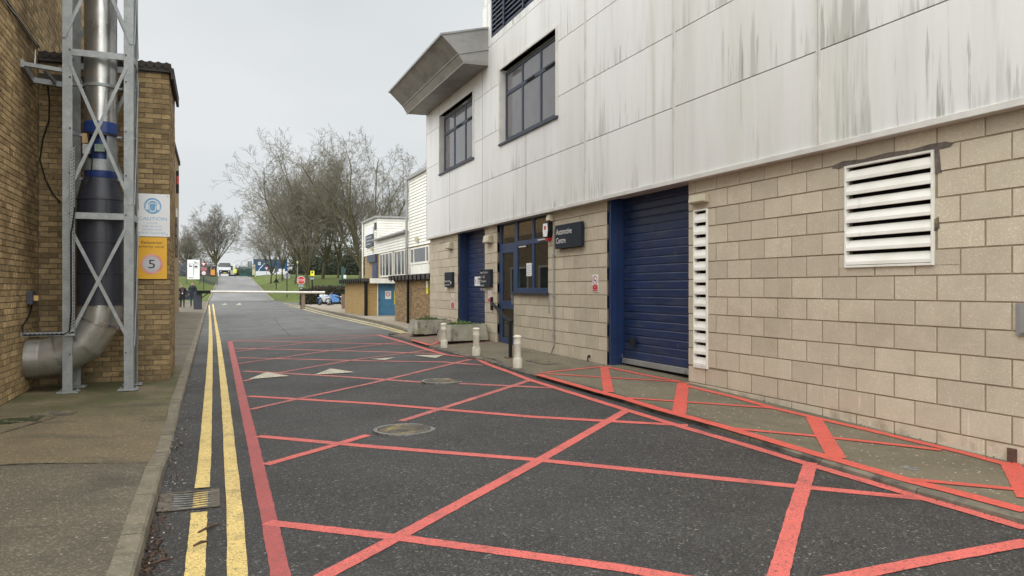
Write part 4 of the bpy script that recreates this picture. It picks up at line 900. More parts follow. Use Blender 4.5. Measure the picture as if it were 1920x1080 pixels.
# slab and moss strip on the left footway
t = thing('stone_slab', 'small broken grey slab lying on the left footway', 'slab', (-1.65, 9.3, .12)); p = onG(103, 777, pavLz)
b = MB(); b.hexa([(p[0]-.22, p[1]-.12, .121), (p[0]+.18, p[1]-.13, .121), (p[0]+.2, p[1]+.13, .121), (p[0]-.16, p[1]+.14, .121), (p[0]-.21, p[1]-.11, .138), (p[0]+.17, p[1]-.12, .133), (p[0]+.19, p[1]+.12, .136), (p[0]-.15, p[1]+.13, .14)]); b.build('slab', castiron, t, bevel=.005)
def leafcloud(n, fn, size, flat=.5, elong=1.0):
    c = np.array([fn() for _ in range(n)]); u = RS.normal(size=(n, 3)); u /= np.linalg.norm(u, axis=1)[:, None]
    w_ = RS.normal(size=(n, 3)); w_ -= (w_*u).sum(1)[:, None]*u; w_ /= np.linalg.norm(w_, axis=1)[:, None]
    s = size*(.6+.8*RS.rand(n))[:, None]; v = np.stack([c-u*s*elong, c+w_*s*.5, c+u*s*elong, c-w_*s*.5], 1).reshape(-1, 3)
    b = MB(); b.v = [tuple(x) for x in v]; b.f = [(4*i, 4*i+1, 4*i+2, 4*i+3) for i in range(n)]; b.mi = [0]*n; return b
mossm = mat('wet_moss', (.035, .042, .012), (.02, .02, .012), rough=.9, scale=8)
p0, p1 = onG(2, 772, pavLz), onG(75, 785, pavLz)
b = MB(); b.grid(lambda u, v: (-2.3+.62*u, 9.15+.35*v+.04*math.sin(9*u), .123+.006*math.sin(13*u+7*v)), 8, 4); b.build('moss_strip', mossm, kind='stuff', label='dark wet moss strip across the left footway')
leafcloud(70, lambda: (random.uniform(-2.25, -1.75), random.gauss(9.25, .06), .13), .009).build('moss_sprigs', leafg, kind='stuff')
# gutter debris
def gut():
    y = random.choice([random.uniform(2.8, 9), random.gauss(5.2, .35), random.gauss(4.6, .2)]); return (-.36+abs(random.gauss(0, .05)), y, .006+random.random()*.012)
leafcloud(280, gut, .013, elong=1.3).build('leaf_litter', leafl, kind='stuff', label='dead leaves and twigs collected in the left gutter')
leafcloud(220, lambda: (-.36+abs(random.gauss(0, .12)), random.uniform(3, 14), .008), .008).build('pale_grit', leafp, kind='stuff')
leafcloud(120, lambda: (lambda y: (kx(y)-abs(random.gauss(0, .06))-.01, y, roadz(kx(y), y)+.008))(random.uniform(3, 12)), .008).build('kerb_grit', leafl, kind='stuff')
leafcloud(160, lambda: (lambda y: (D-abs(random.gauss(0, .04)), y, pavRz(D, y)+.008))(random.uniform(3.5, 14)), .009).build('wall_foot_grit', leafl, kind='stuff')
b = MB()
for (x0, y0, x1, y1) in ((.02, 4.0, .16, 4.12), (-.08, 5.05, .05, 5.2), (-.1, 4.8, -.02, 4.86), (-.3, 4.2, -.16, 4.28), (-.32, 4.55, -.2, 4.62)): b.tube([(x0, y0, .012), ((x0+x1)/2, (y0+y1)/2+.01, .018), (x1, y1, .01)], [.006, .009, .004], 5)
b.build('fallen_twigs', leafl, kind='stuff')
# drain grate
t = thing('drain_grate', 'rusty slotted gutter drain grate crossed by the yellow line', 'drain', (-.15, 5.86, 0))
b = MB(); b.box(-.35, .05, 5.62, 6.10, -.02, .0045); b.build('pit', darkv, t)
b = MB(); b.box(-.35, -.26, 5.62, 6.10, .0045, .016); b.box(-.01, .05, 5.62, 6.10, .0045, .014); b.box(-.26, -.01, 5.62, 5.635, .0045, .013); b.box(-.26, -.01, 6.085, 6.10, .0045, .013); b.build('rim', mat('tan_rusted_iron', (.15, .125, .095), (.08, .065, .05), rough=.8, scale=20), t, bevel=.003)
for k in range(7):
    y = 5.655+k*.062; b = MB()
    pts = [(-.26, .013), (-.18, .007), (-.10, .005), (-.01, .012)]
    for (xa_, za_), (xb_, zb2) in zip(pts, pts[1:]): b.hexa([(xa_, y, za_-.02), (xb_, y, zb2-.02), (xb_, y+.028, zb2-.02), (xa_, y+.028, za_-.02), (xa_, y, za_), (xb_, y, zb2), (xb_, y+.028, zb2), (xa_, y+.028, za_)])
    b.m = 1; b.hexa([(-.125, y+.001, .0), (-.03, y+.001, .004), (-.03, y+.027, .004), (-.125, y+.027, .0), (-.125, y+.001, .0085), (-.03, y+.001, .0125), (-.03, y+.027, .0125), (-.125, y+.027, .0085)])
    b.build('grate_bar', [ironring, yelp], t)
# manholes
for (px, py, lab) in ((758, 806, 'round manhole cover with ochre stain in the nearer road hatching'), (830, 715, 'farther round manhole cover among the road hatching')):
    p = onG(px, py, roadz); t = thing('manhole_cover', lab, 'manhole cover', p, group='round manhole covers in the road'); z = p[2]-.014
    b = MB(); b.lathe([(.0, .024), (.262, .024)], (p[0], p[1], z), 40, cap=False)
    b.build('cover', castiron, t)
    q = MB(); q.rings([[(p[0]+r*math.cos(k*math.pi/20), p[1]+r*math.sin(k*math.pi/20), z+h) for k in range(40)] for r, h in ((.272, .018), (.272, .025), (.315, .025), (.315, .0))], cap=False); q.build('ring', ironring, t)
    q = MB(); q.rings([[(p[0]+r*math.cos(k*math.pi/20), p[1]+r*math.sin(k*math.pi/20), z+h) for k in range(40)] for r, h in ((.262, .022), (.272, .022))], cap=False); q.build('gap', darkv, t)
    if px == 830: continue
p = onG(1015, 680, pavRz); t = thing('inspection_cover', 'dark rectangular inspection cover on the footway behind the nearest bollard', 'cover', p)
b = MB(); c, s = math.cos(.05), math.sin(.05); b.box(-.16, .16, -.38, .38, 0, .012); b.v = [(p[0]+.05+x*c-y*s, p[1]+x*s+y*c, pavRz(p[0], p[1])-.002+z+.006*(y)) for x, y, z in b.v]; b.build('plate', castiron, t, bevel=.002)
p = onG(1705, 878, pavRz); t = thing('stopcock_cover', 'small metal stopcock lid set in the near footway', 'cover', p); b = MB(); b.box(p[0]-.05, p[0]+.05, p[1]-.07, p[1]+.07, p[2]-.02, p[2]+.005); b.build('lid', ironring, t, bevel=.002)
# ------------------------------------------------------------------ bollards
bo = thing('bollard', None, 'bollard', static=False, group='white bollards at the kerb')
b = MB(); b.lathe([(.074, -.03), (.076, .13), (.068, .155), (.060, .16), (.060, .365), (.064, .372), (.064, .392), (.060, .40), (.060, .475)], n=24); b.build('post', bollw, bo, smooth=True)
b = MB(); b.lathe([(.060, .475), (.068, .478), (.068, .497), (.052, .512), (.02, .520)], n=24); b.build('cap', bollw, bo, smooth=True)
for i, (px, py, lab) in enumerate(((833, 652, 'white plastic bollard farthest from the camera, in front of the planters'), (893, 666.5, 'white plastic bollard in front of the right-hand planter end'), (970.5, 689.5, 'nearest white plastic bollard beside the black handrail post'))):
    o = bo if i == 0 else copy_tree(bo); o.location = onG(px, py, pavRz); o['label'] = lab; o.rotation_euler = (random.uniform(-.02, .02), random.uniform(-.02, .02), i)
# handrail
p = onG(957, 671, pavRz); t = thing('handrail', 'black square tube handrail from the wall down to a foot plate', 'handrail', p)
zt_ = onY(957, 602, p[1])[2]; a = onX(923.5, 567, D)
b = MB(); b.box(p[0]-.025, p[0]+.025, p[1]-.025, p[1]+.025, p[2], zt_); b.bar((p[0], p[1], zt_-.02), (D-.05, a[1]-.05, a[2]), .05, .05); b.build('rail', black, t)
b = MB(); b.box(D-.04, D-.002, a[1]-.04, a[1]+.04, a[2]-.17, a[2]+.12); b.build('wall_plate', black, t)
b = MB(); b.box(p[0]-.09, p[0]+.09, p[1]-.09, p[1]+.09, p[2]-.005, p[2]+.01); b.build('foot_plate', rust, t)
# planters
pl = thing('concrete_planter', None, 'planter', static=False, group='concrete troughs in front of the narrow roller door')
def ringp(w, d, z, ch=.09): return [(-w+ch, -d, z), (w-ch, -d, z), (w, -d+ch, z), (w, d-ch, z), (w-ch, d, z), (-w+ch, d, z), (-w, d-ch, z), (-w, -d+ch, z)]
b = MB(); b.rings([ringp(.56, .33, .055), ringp(.555, .325, .09), ringp(.50, .28, .41), ringp(.43, .21, .41, .07), ringp(.42, .20, .36, .07)]); b.build('trough', stonep, pl)
for sx in (-.42, .26): b = MB(); b.box(sx, sx+.16, -.26, .26, 0, .055); b.build('foot', black, pl)
b = MB(); b.rings([ringp(.425, .205, .36, .07), ringp(.4, .19, .385, .06)]); b.build('soil', leafl, pl)
def weed(n=420):
    P = []
    for _ in range(n):
        x = random.uniform(-.42, .42); y = random.uniform(-.2, .2); P.append((x, y, .39+abs(random.gauss(0, .028))*(1+.8*math.sin(x*9+2))))
    it = iter(P); return leafcloud(n, lambda: next(it), .026, elong=1.4)
weed().build('weeds', leafg, pl, kind='stuff')
for i, (x, y, lab) in enumerate(((5.32, 19.5, 'left-hand weathered concrete planter with taller weeds'), (5.30, 16.62, 'right-hand weathered concrete planter next to the entrance'))):
    o = pl if i == 0 else copy_tree(pl); o.location = (x, y, pavRz(x, y)-.005); o.rotation_euler = (0, 0, .14 if i else .05); o['label'] = lab
# ------------------------------------------------------------------ brick sheds (right, middle distance)
sh = thing('bin_shed', 'long low brick shed with dark roof right beside the workshop', 'shed', (6.7, 26, .1))
b = MB(); b.box(6.62, 11, 21.75, 29.5, -.1, 1.80); b.build('wall', brickshed2, sh)
b = MB(); b.box(6.40, 11.2, 21.7, 29.65, 1.80, 1.97); rf = b.build('roof', roofm, sh)
b = MB()
for k in range(14): b.box(6.36, 6.40, 21.8+k*.56, 21.84+k*.56, 1.74, 1.96)
b.build('roof_clip', black, rf, kind='stuff')
b = MB(); yq = 6.5*(1659/366.-.39); b.tube([(6.52, yq, .12), (6.52, yq, 1.85)], .05, 8); b.build('downpipe', black, sh)
a = onX(799.5, 527, 6.6); c = onX(803, 551, 6.6); b = MB(); b.box(6.59, 6.615, a[1], c[1], c[2], a[2]); q = b.build('yellow_notice', yelb, sh)
b = MB(); b.box(6.585, 6.59, a[1], c[1], (a[2]+c[2])/2, a[2]); b.build('white_part', signw, q)
s2 = thing('brick_store', 'ochre brick store with white fascia and peeling blue door', 'shed', (7, 38, .1))
b = MB(); b.box(6.72, 7.2, 35.85, 42.2, -.1, 1.78); b.box(7.2, 12, 36.1, 42.2, -.1, 1.78); b.build('wall', brickshed, s2)
b = MB(); b.box(6.45, 12.2, 35.6, 42.6, 1.80, 1.95); rf = b.build('roof', roofm, s2); b = MB()
for k in range(11): b.box(6.40, 6.45, 35.8+k*.62, 35.95+k*.62, 1.72, 1.93)
b.build('roof_clip', black, rf, kind='stuff')
b = MB(); b.box(6.8, 12, 35.5, 35.598, 1.72, 1.95); b.build('fascia', white, s2)
b = MB(); b.tube([(6.66, 35.75, .1), (6.66, 35.75, 1.85)], .08, 8); b.build('downpipe', black, s2)
b = MB(); b.box(7.2, 7.24, 35.8, 36.09, .1, 1.76); b.box(8.14, 8.2, 35.8, 36.09, .1, 1.76); b.build('door_frame', white, s2)
b = MB(); b.box(7.24, 8.14, 35.95, 36.0, .14, 1.76); dd = b.build('door', bluew, s2)
pm = MB(); pm.box(-.038, .038, -.012, 0, 0, 1.6); pm = pm.mesh('plank', bluew)
for k in range(11): inst('plank', pm, (7.285+k*.081, 35.95, .15), (1, 1, 1), dd)
b = MB(); b.box(7.60, 7.88, 35.92, 35.935, .98, 1.36); q = b.build('warning_plate', signw, dd); disc('ring', signr, (7.74, 35.918, 1.2), .10, 'Y', q, r0=.07)
b = MB(); b.box(7.22, 7.36, 35.90, 35.935, .92, .97); b.build('bolt', dkmetal, dd)
b = MB(); b.box(8.02, 8.14, 35.90, 35.93, .72, 1.38); b.build('yellow_strip', yelb, dd)
# ------------------------------------------------------------------ white weatherboarded building
X9 = 9.0
wb = thing('weatherboard_building', 'white weatherboarded building with brick base behind the sheds', 'building', (9, 38, 0))
b = MB(); b.box(X9+.05, 16, 30, 37.06, -.1, 6.8); b.box(X9+.05, 16, 37.06, 44.9, -.1, 4.25); b.box(X9+.05, 16, 44.9, 49.0, -.1, 5.6); b.build('wall', brickfar, wb)
bm = MB(); bm.add([(0, -.5, 0), (0, .5, 0), (.035, .5, 1), (.035, -.5, 1), (.05, .5, 0), (.05, -.5, 0)], [(0, 3, 2, 1), (0, 1, 4, 5)]); bm = bm.mesh('weatherboard', whiteb)
def boards(y0, y1, z0, z1, pitch=.145):
    z = z0
    while z < z1-.02: inst('weatherboard', bm, (X9-.012, (y0+y1)/2, z), (1, y1-y0, min(pitch, z1-z)), wb); z += pitch
boards(30, 37.06, 3.5, 6.8); boards(37.06, 44.9, 3.5, 4.27); boards(44.9, 49.0, 3.5, 5.62)
z = 4.3
while z < 5.6: inst('weatherboard', bm, (10.5+X9/2-3, 44.85, z), (1, 14.99-X9, .145), wb, (0, 0, math.pi/2)); z += .145
b = MB(); b.box(X9-.12, 16, 29.9, 37.2, 6.8, 6.95); b.box(X9-.12, 16, 44.75, 49.2, 5.62, 5.74); b.box(X9-.10, 16, 37.2, 44.75, 4.25, 4.33); b.build('roof_edge', trimgrey, wb)
b = MB(); b.tube([(X9-.16, 37.2, 4.30), (X9-.16, 45.3, 4.30)], .08, 8); b.tube([(X9-.10, 37.05, 1.6), (X9-.10, 37.05, 6.8)], .06, 8); b.build('gutter', trimgrey, wb)
b = MB(); b.tube([(X9-.08, 49.0, .5), (X9-.08, 49.0, 5.6)], .05, 8); b.build('downpipe', white, wb)
def wwin(y0, y1, z0, z1, verts, lab=None):
    b = MB(); e = .07; b.box(X9-.03, X9+.05, y0, y0+e, z0, z1); b.box(X9-.03, X9+.05, y1-e, y1, z0, z1); b.box(X9-.031, X9+.05, y0+e, y1-e, z0, z0+e*1.4); b.box(X9-.031, X9+.05, y0+e, y1-e, z1-e, z1)
    for v in verts: b.box(X9-.029, X9+.05, y0+v*(y1-y0)-.05, y0+v*(y1-y0)+.05, z0+e, z1-e)
    o = b.build('window', white, wb); ed_ = [0]+list(verts)+[1]
    for u, v in zip(ed_, ed_[1:]): q = MB(); q.box(X9+.0, X9+.02, y0+u*(y1-y0)+.05, y0+v*(y1-y0)-.05, z0+e, z1-e); q.build('pane', glassf, o)
wwin(40.66, 43.97, 2.1, 3.45, (.25, .55, .78)); wwin(36.95, 40.2, 2.1, 3.45, (.28, .5, .78)); wwin(33.2, 36.6, 2.62, 3.42, (.15, .8))
b = MB(); b.box(X9-.02, X9+.05, 33.2, 36.6, 1.7, 2.6); pnl = b.build('door_panel', white, wb); b = MB(); b.box(X9-.03, X9-.02, 34.0, 34.7, 1.8, 2.5); b.box(X9-.03, X9-.02, 34.9, 35.6, 1.8, 2.5); b.build('raised_panel', whiteb, pnl)
b = MB(); b.box(X9-.1, X9+.05, 44.9, 47.4, 3.05, 3.5); b.build('shutter_box', mat('slate_blue', (.05, .065, .10), rough=.5), wb)
b = MB(); b.box(X9-.0, X9+.049, 44.9, 46.3, 1.2, 3.05); b.build('door', bluem, wb)
a, c = onX(687.6, 438, X9), onX(701, 459, X9); b = MB(); b.box(X9-.08, X9-.02, a[1], c[1], 4.0, 4.72); sg = b.build('name_board', cabg, wb)
b = MB(); b.box(X9-.08, X9-.02, a[1], c[1], 4.75, 5.2); b.build('white_board', signw, wb)
for k in range(3): b = MB(); b.box(X9-.085, X9-.08, a[1]-.2, c[1]+.3+.2*k, 4.55-k*.2, 4.63-k*.2); b.build('text_line', inkg, sg)
for px, py in ((784, 449), (699.5, 468)):
    p = onX(px, py, X9); b = MB(); b.box(X9-.14, X9-.02, p[1]-.15, p[1]+.15, p[2]-.1, p[2]+.1); b.build('wall_light', cream, wb)
b = MB(); b.box(X9-.04, X9-.02, 44.98, 45.5, 4.95, 5.35); b.build('vent', ink, wb)
# ------------------------------------------------------------------ barrier
t = thing('road_barrier', 'slate grey barrier cabinet with long white horizontal arm', 'barrier', (-.9, 54, .1))
zc = .1
b = MB(); b.box(-1.12, -.62, 53.8, 54.2, .08, 1.2); b.build('cabinet', cabg, t, bevel=.02)
za = onY(500, 548.5, 53.7)[2]
b = MB(); b.box(-.95, -.1, 53.6, 53.78, za-.06, za+.14); b.bar((-.66, 53.66, za-.35), (-.2, 53.66, za), .06, .06); b.build('arm_bracket', black, t)
xe_ = onY(609, 550, 53.7)[0]; b = MB(); b.tube([(-.1, 53.69, za+.06), (xe_-.9, 53.69, za)], .075, 10); b.build('arm', armw, t, smooth=True)
b = MB(); b.tube([(xe_-.88, 53.69, za), (xe_, 53.69, za)], .085, 10); b.build('arm_tip', armw, t, smooth=True)
t = thing('timber_post', 'weathered timber rest post holding up the barrier arm tip', 'post', (xe_-1.0, 53.5, .1)); p = onG(594.5, 582, pavAz); b = MB(); b.box(p[0]-.12, p[0]+.12, 53.75, 53.95, .05, za-.06); b.build('post', timber, t, bevel=.01); b = MB(); b.box(p[0]-.17, p[0]-.12, 53.8, 53.9, .05, za-.1); b.build('side_plate', black, t)
p = onG(644, 579, pavAz); t = thing('concrete_post', 'pale short post at the corner of the brick store', 'post', p); b = MB(); b.box(p[0]-.12, p[0]+.12, p[1]-.1, p[1]+.1, .05, 1.1); b.build('post', timber, t, bevel=.01)
# ------------------------------------------------------------------ people
def person(lab, loc, h, coat, legs, rz, stride=.16, arms='down', hz=hair, vest=None):
    t = thing('person', lab, 'person', static=False); s = h/1.75
    J = {'pelvis': (0, 0, .95, .125), 'waist': (0, 0, 1.08, .12), 'chest': (0, .0, 1.32, .145), 'neck': (0, 0, 1.47, .055), 'chin': (0, -.02, 1.55, .068), 'head': (0, -.005, 1.66, .088), 'crown': (0, 0, 1.72, .06)}
    E = [('pelvis', 'waist'), ('waist', 'chest'), ('chest', 'neck'), ('neck', 'chin'), ('chin', 'head'), ('head', 'crown')]
    for k, sx in (('l', -1), ('r', 1)):
        f = sx*stride
        J['hip'+k] = (sx*.09, 0, .90, .09); J['knee'+k] = (sx*.10, -.05-f*.4, .50, .062); J['ank'+k] = (sx*.10, -f+.03, .09, .045); J['toe'+k] = (sx*.11, -f-.12, .035, .036)
        E += [('pelvis', 'hip'+k), ('hip'+k, 'knee'+k), ('knee'+k, 'ank'+k), ('ank'+k, 'toe'+k)]
        J['sh'+k] = (sx*.19, 0, 1.41, .062); J['el'+k] = (sx*.26, .03+f*.3, 1.14, .05)
        J['wr'+k] = (sx*.24, -.12+f*.4, .92, .035) if arms == 'down' else (sx*.10, -.2, 1.10, .035)
        J['ha'+k] = (sx*.235, -.15+f*.45, .83, .03) if arms == 'down' else (sx*.03, -.22, 1.12, .03)
        E += [('chest', 'sh'+k), ('sh'+k, 'el'+k), ('el'+k, 'wr'+k), ('wr'+k, 'ha'+k)]
    names = list(J); me = bpy.data.meshes.new('body'); me.from_pydata([J[n][:3] for n in names], [(names.index(a), names.index(b)) for a, b in E], [])
    o = bpy.data.objects.new('body', me); sc.collection.objects.link(o)
    m1 = o.modifiers.new('s', 'SKIN'); m2 = o.modifiers.new('d', 'SUBSURF'); m2.levels = m2.render_levels = 2
    for i, n in enumerate(names): me.skin_vertices[0].data[i].radius = (J[n][3]*(1.25 if n in ('chest', 'pelvis', 'waist') else 1), J[n][3]*(.85 if n in ('chest', 'waist') else 1)); me.skin_vertices[0].data[i].use_root = (i == 0)
    bpy.context.view_layer.update(); ev = o.evaluated_get(bpy.context.evaluated_depsgraph_get()); nm = bpy.data.meshes.new_from_object(ev)
    bpy.data.objects.remove(o); nm.materials.clear()
    for m in (skin, coat, legs, black): nm.materials.append(m)
    for f in nm.polygons:
        c = f.center; f.use_smooth = True; hand = (abs(c.x) > .2 and c.z < .9) or (arms != 'down' and c.y < -.2 and c.z > .9)
        f.material_index = 0 if c.z > 1.49 or hand else 1 if c.z > .88 else 2 if c.z > .1 else 3
    b = bpy.data.objects.new('body', nm); link(b, t)
    q = MB(); q.lathe([(.096, 1.60), (.10, 1.68), (.085, 1.745), (.04, 1.77)], n=16); q.v = [(x*.92, y+.02+(.03 if y < -.05 else 0), z+(.045 if y < -.03 and z < 1.65 else 0)) for x, y, z in q.v]; q.build('hair', hz, t, smooth=True)
    q = MB(); q.lathe([(.20, .70), (.185, .95), (.165, 1.1), (.19, 1.3), (.20, 1.38), (.12, 1.48)], n=18); q.v = [(x, y*.72, z) for x, y, z in q.v]; q.build('coat', vest or coat, t, smooth=True)
    q = MB(); q.tube([(-.03, -.088, 1.655), (-.03, -.094, 1.655)], .011, 6); q.tube([(.03, -.088, 1.655), (.03, -.094, 1.655)], .011, 6); q.box(-.022, .022, -.096, -.085, 1.595, 1.603); q.tube([(0, -.085, 1.65), (0, -.108, 1.62)], [.008, .014], 6); q.build('face', hair, t)
    t.location = loc; t.scale = (s, s, s); t.rotation_euler = (0, 0, rz); return t
p = onG(342, 577, lambda x, y: .12); t = person('woman walking in long black coat with lanyard by the brick block', (p[0], p[1], .115), 1.66, coatk, trou, .05)
q = MB(); q.box(-.04, .04, -.155, -.145, 1.02, 1.10); q.build('lanyard_card', signw, t); q = MB(); q.bar((-.06, -.13, 1.45), (0, -.148, 1.1), .03, .006, up=(0, 1, 0)); q.bar((.06, -.13, 1.45), (0, -.148, 1.1), .03, .006, up=(0, 1, 0)); q.build('scarf', mat('pink_scarf', (.3, .14, .18), rough=.9), t)
p = onG(361, 575.5, lambda x, y: .12); person('man walking in navy hooded coat and blue jeans behind the barrier cabinet', (p[0], p[1], .115), 1.82, coatn, jean, -.05, stride=.1)
yv = 158; p = onY(441, 516, yv); person('distant steward in yellow hi-vis jacket at the top of the hill', (p[0], p[1], roadz(p[0], yv)+.02), 1.85, hiviz, trou, .1, stride=.02)
p = onG(330, 576, lambda x, y: .12); t = thing('potted_shrub', 'round shrub in a stone pot against the left brick block', 'plant', (p[0], p[1], .1)); b = MB(); b.lathe([(.16, .1), (.24, .5), (.25, .62)], (p[0]+.1, p[1], 0), 14); b.build('pot', stonep, t, smooth=True)
leafcloud(700, lambda: tuple(np.array([p[0]+.1, p[1], .85])+RS.normal(size=3)*.13), .04).build('foliage', woodm, t)
p = onG(352, 568.5, lambda x, y: .1); t = thing('litter_bench', 'dark low bench panel behind the two walkers', 'bench', p); b = MB(); b.box(p[0]-.65, p[0]+.75, p[1], p[1]+.08, .45, 1.25); b.box(p[0]-.65, p[0]+.75, p[1]-.4, p[1], .42, .48); b.build('seat', mat('dark_teal', (.01, .02, .03), rough=.6), t)
b = MB(); b.box(p[0]-.6, p[0]-.5, p[1]-.35, p[1], .08, .42); b.box(p[0]+.55, p[0]+.65, p[1]-.35, p[1], .08, .42); b.build('leg', black, t)
# ------------------------------------------------------------------ signs in the distance
def post(t, x, y, z0, z1, r=.04, m=black): b = MB(); b.tube([(x, y, z0), (x, y, z1)], r, 8); return b.build('post', m, t)
def at(px, Y): return onY(px, 540, Y)[0]
# site map board
Y = 112; x0, x1 = at(351, Y), at(374.5, Y); z0, z1 = onY(362, 523.5, Y)[2], onY(362, 487, Y)[2]
t = thing('map_board', 'tall white site direction board with arrows on the left bank', 'sign', ((x0+x1)/2, Y, z0)); W_, H_ = x1-x0, z1-z0
b = MB(); b.box(x0, x1, Y, Y+.12, z0, z1); b.build('board', signw, t); b = MB(); b.box(x0-.05, x0, Y, Y+.12, z0-.7, z1+.02); b.box(x1, x1+.05, Y, Y+.12, z0-.7, z1+.02); b.build('frame', black, t)
b = MB(); xm = (x0+x1)/2; b.box(xm-.04, xm+.04, Y-.012, Y, z0+.5, z1-.55); b.box(x0+.18, x1-.18, Y-.012, Y-.001, z1-.60, z1-.54); b.add([(x0+.08, Y-.012, z1-.57), (x0+.2, Y-.012, z1-.5), (x0+.2, Y-.012, z1-.64), (x1-.08, Y-.012, z1-.57), (x1-.2, Y-.012, z1-.5), (x1-.2, Y-.012, z1-.64)], [(0, 2, 1), (3, 4, 5)]); b.build('arrows', inkg, t)
b = MB(); b.box(xm+.12, xm+.22, Y-.012, Y, z1-.35, z1-.2); b.box(xm+.12, xm+.5, Y-.012, Y, z1-.45, z1-.38); b.box(x0+.25, x0+.62, Y-.012, Y, z1-.95, z1-.8); b.box(x0+.25, x0+.35, Y-.012, Y, z1-.78, z1-.68); b.box(xm+.1, xm+.5, Y-.012, Y, z1-.98, z1-.8); b.box(xm+.1, xm+.55, Y-.012, Y, z1-1.12, z1-1.05); b.box(x0+.2, xm+.02, Y-.012, Y, z0+.17, z0+.23); b.build('print', ink, t)
# give way, red plate, 10 limit on one post
Y = 112; x = at(382, Y); gz = groundz(x, Y); zz = lambda py: onY(382, py, Y)[2]
t = thing('traffic_signs', 'give way triangle, red plate and 10 limit disc on one post by the hill', 'sign', (x, Y, gz)); post(t, x, Y+.05, gz-.1, zz(492))
def tri(t, x, Y, zc, r, m1=signr, m2=signw, nm='give_way_triangle'):
    b = MB(); P = [(x-r, Y, zc+r*.6), (x+r, Y, zc+r*.6), (x, Y, zc-r*1.1)]; b.prism(P, (0, .02, 0)); o = b.build(nm, m1, t); b = MB(); b.prism([(x+(q[0]-x)*.62, Y-.004, zc+(q[2]-zc)*.62) for q in P], (0, .003, 0)); b.build('triangle_face', m2, o)
tri(t, x, Y, zz(495), .33); b = MB(); b.box(x-.36, x+.36, Y, Y+.02, zz(507.5), zz(501)); b.build('plate', mat('dull_red_plate', (.36, .13, .14), rough=.5), t)
disc('limit_ring', signr, (x, Y, zz(512)), .30, 'Y', t, n=24); disc('limit_face', signw, (x, Y-.004, zz(512)), .24, 'Y', t, n=24); text('10', .26, .2, (x-.13, Y-.01, zz(512)-.1), 'Y', ink, t)
Y = 120; x = at(399, Y); gz = groundz(x, Y); t = thing('orange_board', 'orange notice board on the left verge near the truck', 'sign', (x, Y, gz)); b = MB(); z0, z1 = onY(399, 516, Y)[2], onY(399, 505.5, Y)[2]; b.box(x-.3, x+.3, Y, Y+.03, z0, z1); b.build('board', orange, t); b = MB(); b.box(x-.36, x+.36, Y+.03, Y+.06, z0-.2, z1+.04); b.build('frame', black, t)
Y = 75; p = onG(564.5, 568, pavAz); Y = p[1]; x = p[0]; zz = lambda py: onY(564.5, py, Y)[2]
t = thing('stop_sign', 'red octagonal stop sign by the barrier road junction', 'sign', p); post(t, x, Y+.06, p[2]-.1, zz(518), .045)
b = MB(); r = 7.6*Y/1545/math.cos(math.pi/8); zc = zz(525.5)
for rr, dy, m, nm in ((1.0, 0, signw, 'white_edge'), (.91, -.004, signr, 'face')):
    b = MB(); b.prism([(x+r*rr*math.cos(math.pi/8+k*math.pi/4), Y+dy, zc+r*rr*math.sin(math.pi/8+k*math.pi/4)) for k in range(8)], (0, .02, 0)); b.build(nm, m, t)
text('STOP', .56, .22, (x-.28, Y-.012, zc-.11), 'Y', inkw, t)
b = MB(); b.box(x-.22, x+.22, Y, Y+.03, zz(538), zz(534)); b.build('sub_plate', inkg, t); b = MB(); b.box(x-.1, x+.12, Y-.02, Y+.08, zz(549), zz(540)); b.build('white_box', signw, t)
Y = 66; x = at(585.5, Y); zz = lambda py: onY(585.5, py, Y)[2]; t = thing('camera_sign', 'yellow camera warning sign on a dark lamp post', 'sign', (x, Y, 0)); post(t, x, Y+.08, 0, zz(300) if False else zz(505), .06)
b = MB(); b.box(x-.15, x+.17, Y, Y+.02, zz(517.5), zz(507.8)); o = b.build('plate', yelb, t); b = MB(); b.box(x-.06, x+.06, Y-.006, Y, zz(512), zz(509)); b.build('camera_symbol', ink, o); b = MB(); b.box(x-.14, x+.14, Y-.01, Y+.12, zz(524), zz(520.5)); b.build('clamp', inkg, t)
Y = 80; x = at(538, Y); zz = lambda py: onY(538, py, Y)[2]; t = thing('round_sign', 'back of a round grey traffic sign on the right bank', 'sign', (x, Y, 1)); post(t, x, Y-.05, zz(558), zz(512), .045); disc('plate', mat('sign_back', (.33, .35, .36), rough=.5, metal=.3), (x, Y, zz(518)), .31, 'Y', t, n=24); b = MB(); b.box(x-.28, x+.28, Y-.03, Y-.01, zz(515.5), zz(514.5)); b.box(x-.28, x+.28, Y-.03, Y-.01, zz(521.5), zz(520.5)); b.build('rail', galv, t)
Y = 92; x = at(518, Y); zz = lambda py: onY(518, py, Y)[2]; t = thing('triangle_sign', 'dark back of a triangular sign on a post right of the hill road', 'sign', (x, Y, 1)); post(t, x, Y+.05, zz(543), zz(494), .05); b = MB(); b.prism([(x-.33, Y, zz(530)), (x+.33, Y, zz(530)), (x, Y, zz(521))], (0, .02, 0)); b.build('plate', black, t); b = MB(); b.box(x-.28, x+.28, Y, Y+.05, zz(509.5), zz(507.5)); b.box(x-.15, x+.15, Y-.02, Y+.08, zz(507), zz(497)); b.build('bracket', cabg, t)
Y = 118; x = at(499.7, Y); zz = lambda py: onY(499.7, py, Y)[2]; t = thing('give_way_sign', 'give way triangle on a thin grey post right of the hill road', 'sign', (x, Y, 2)); post(t, x, Y+.05, zz(524), zz(501), .035, galv); tri(t, x, Y, zz(503), .34)
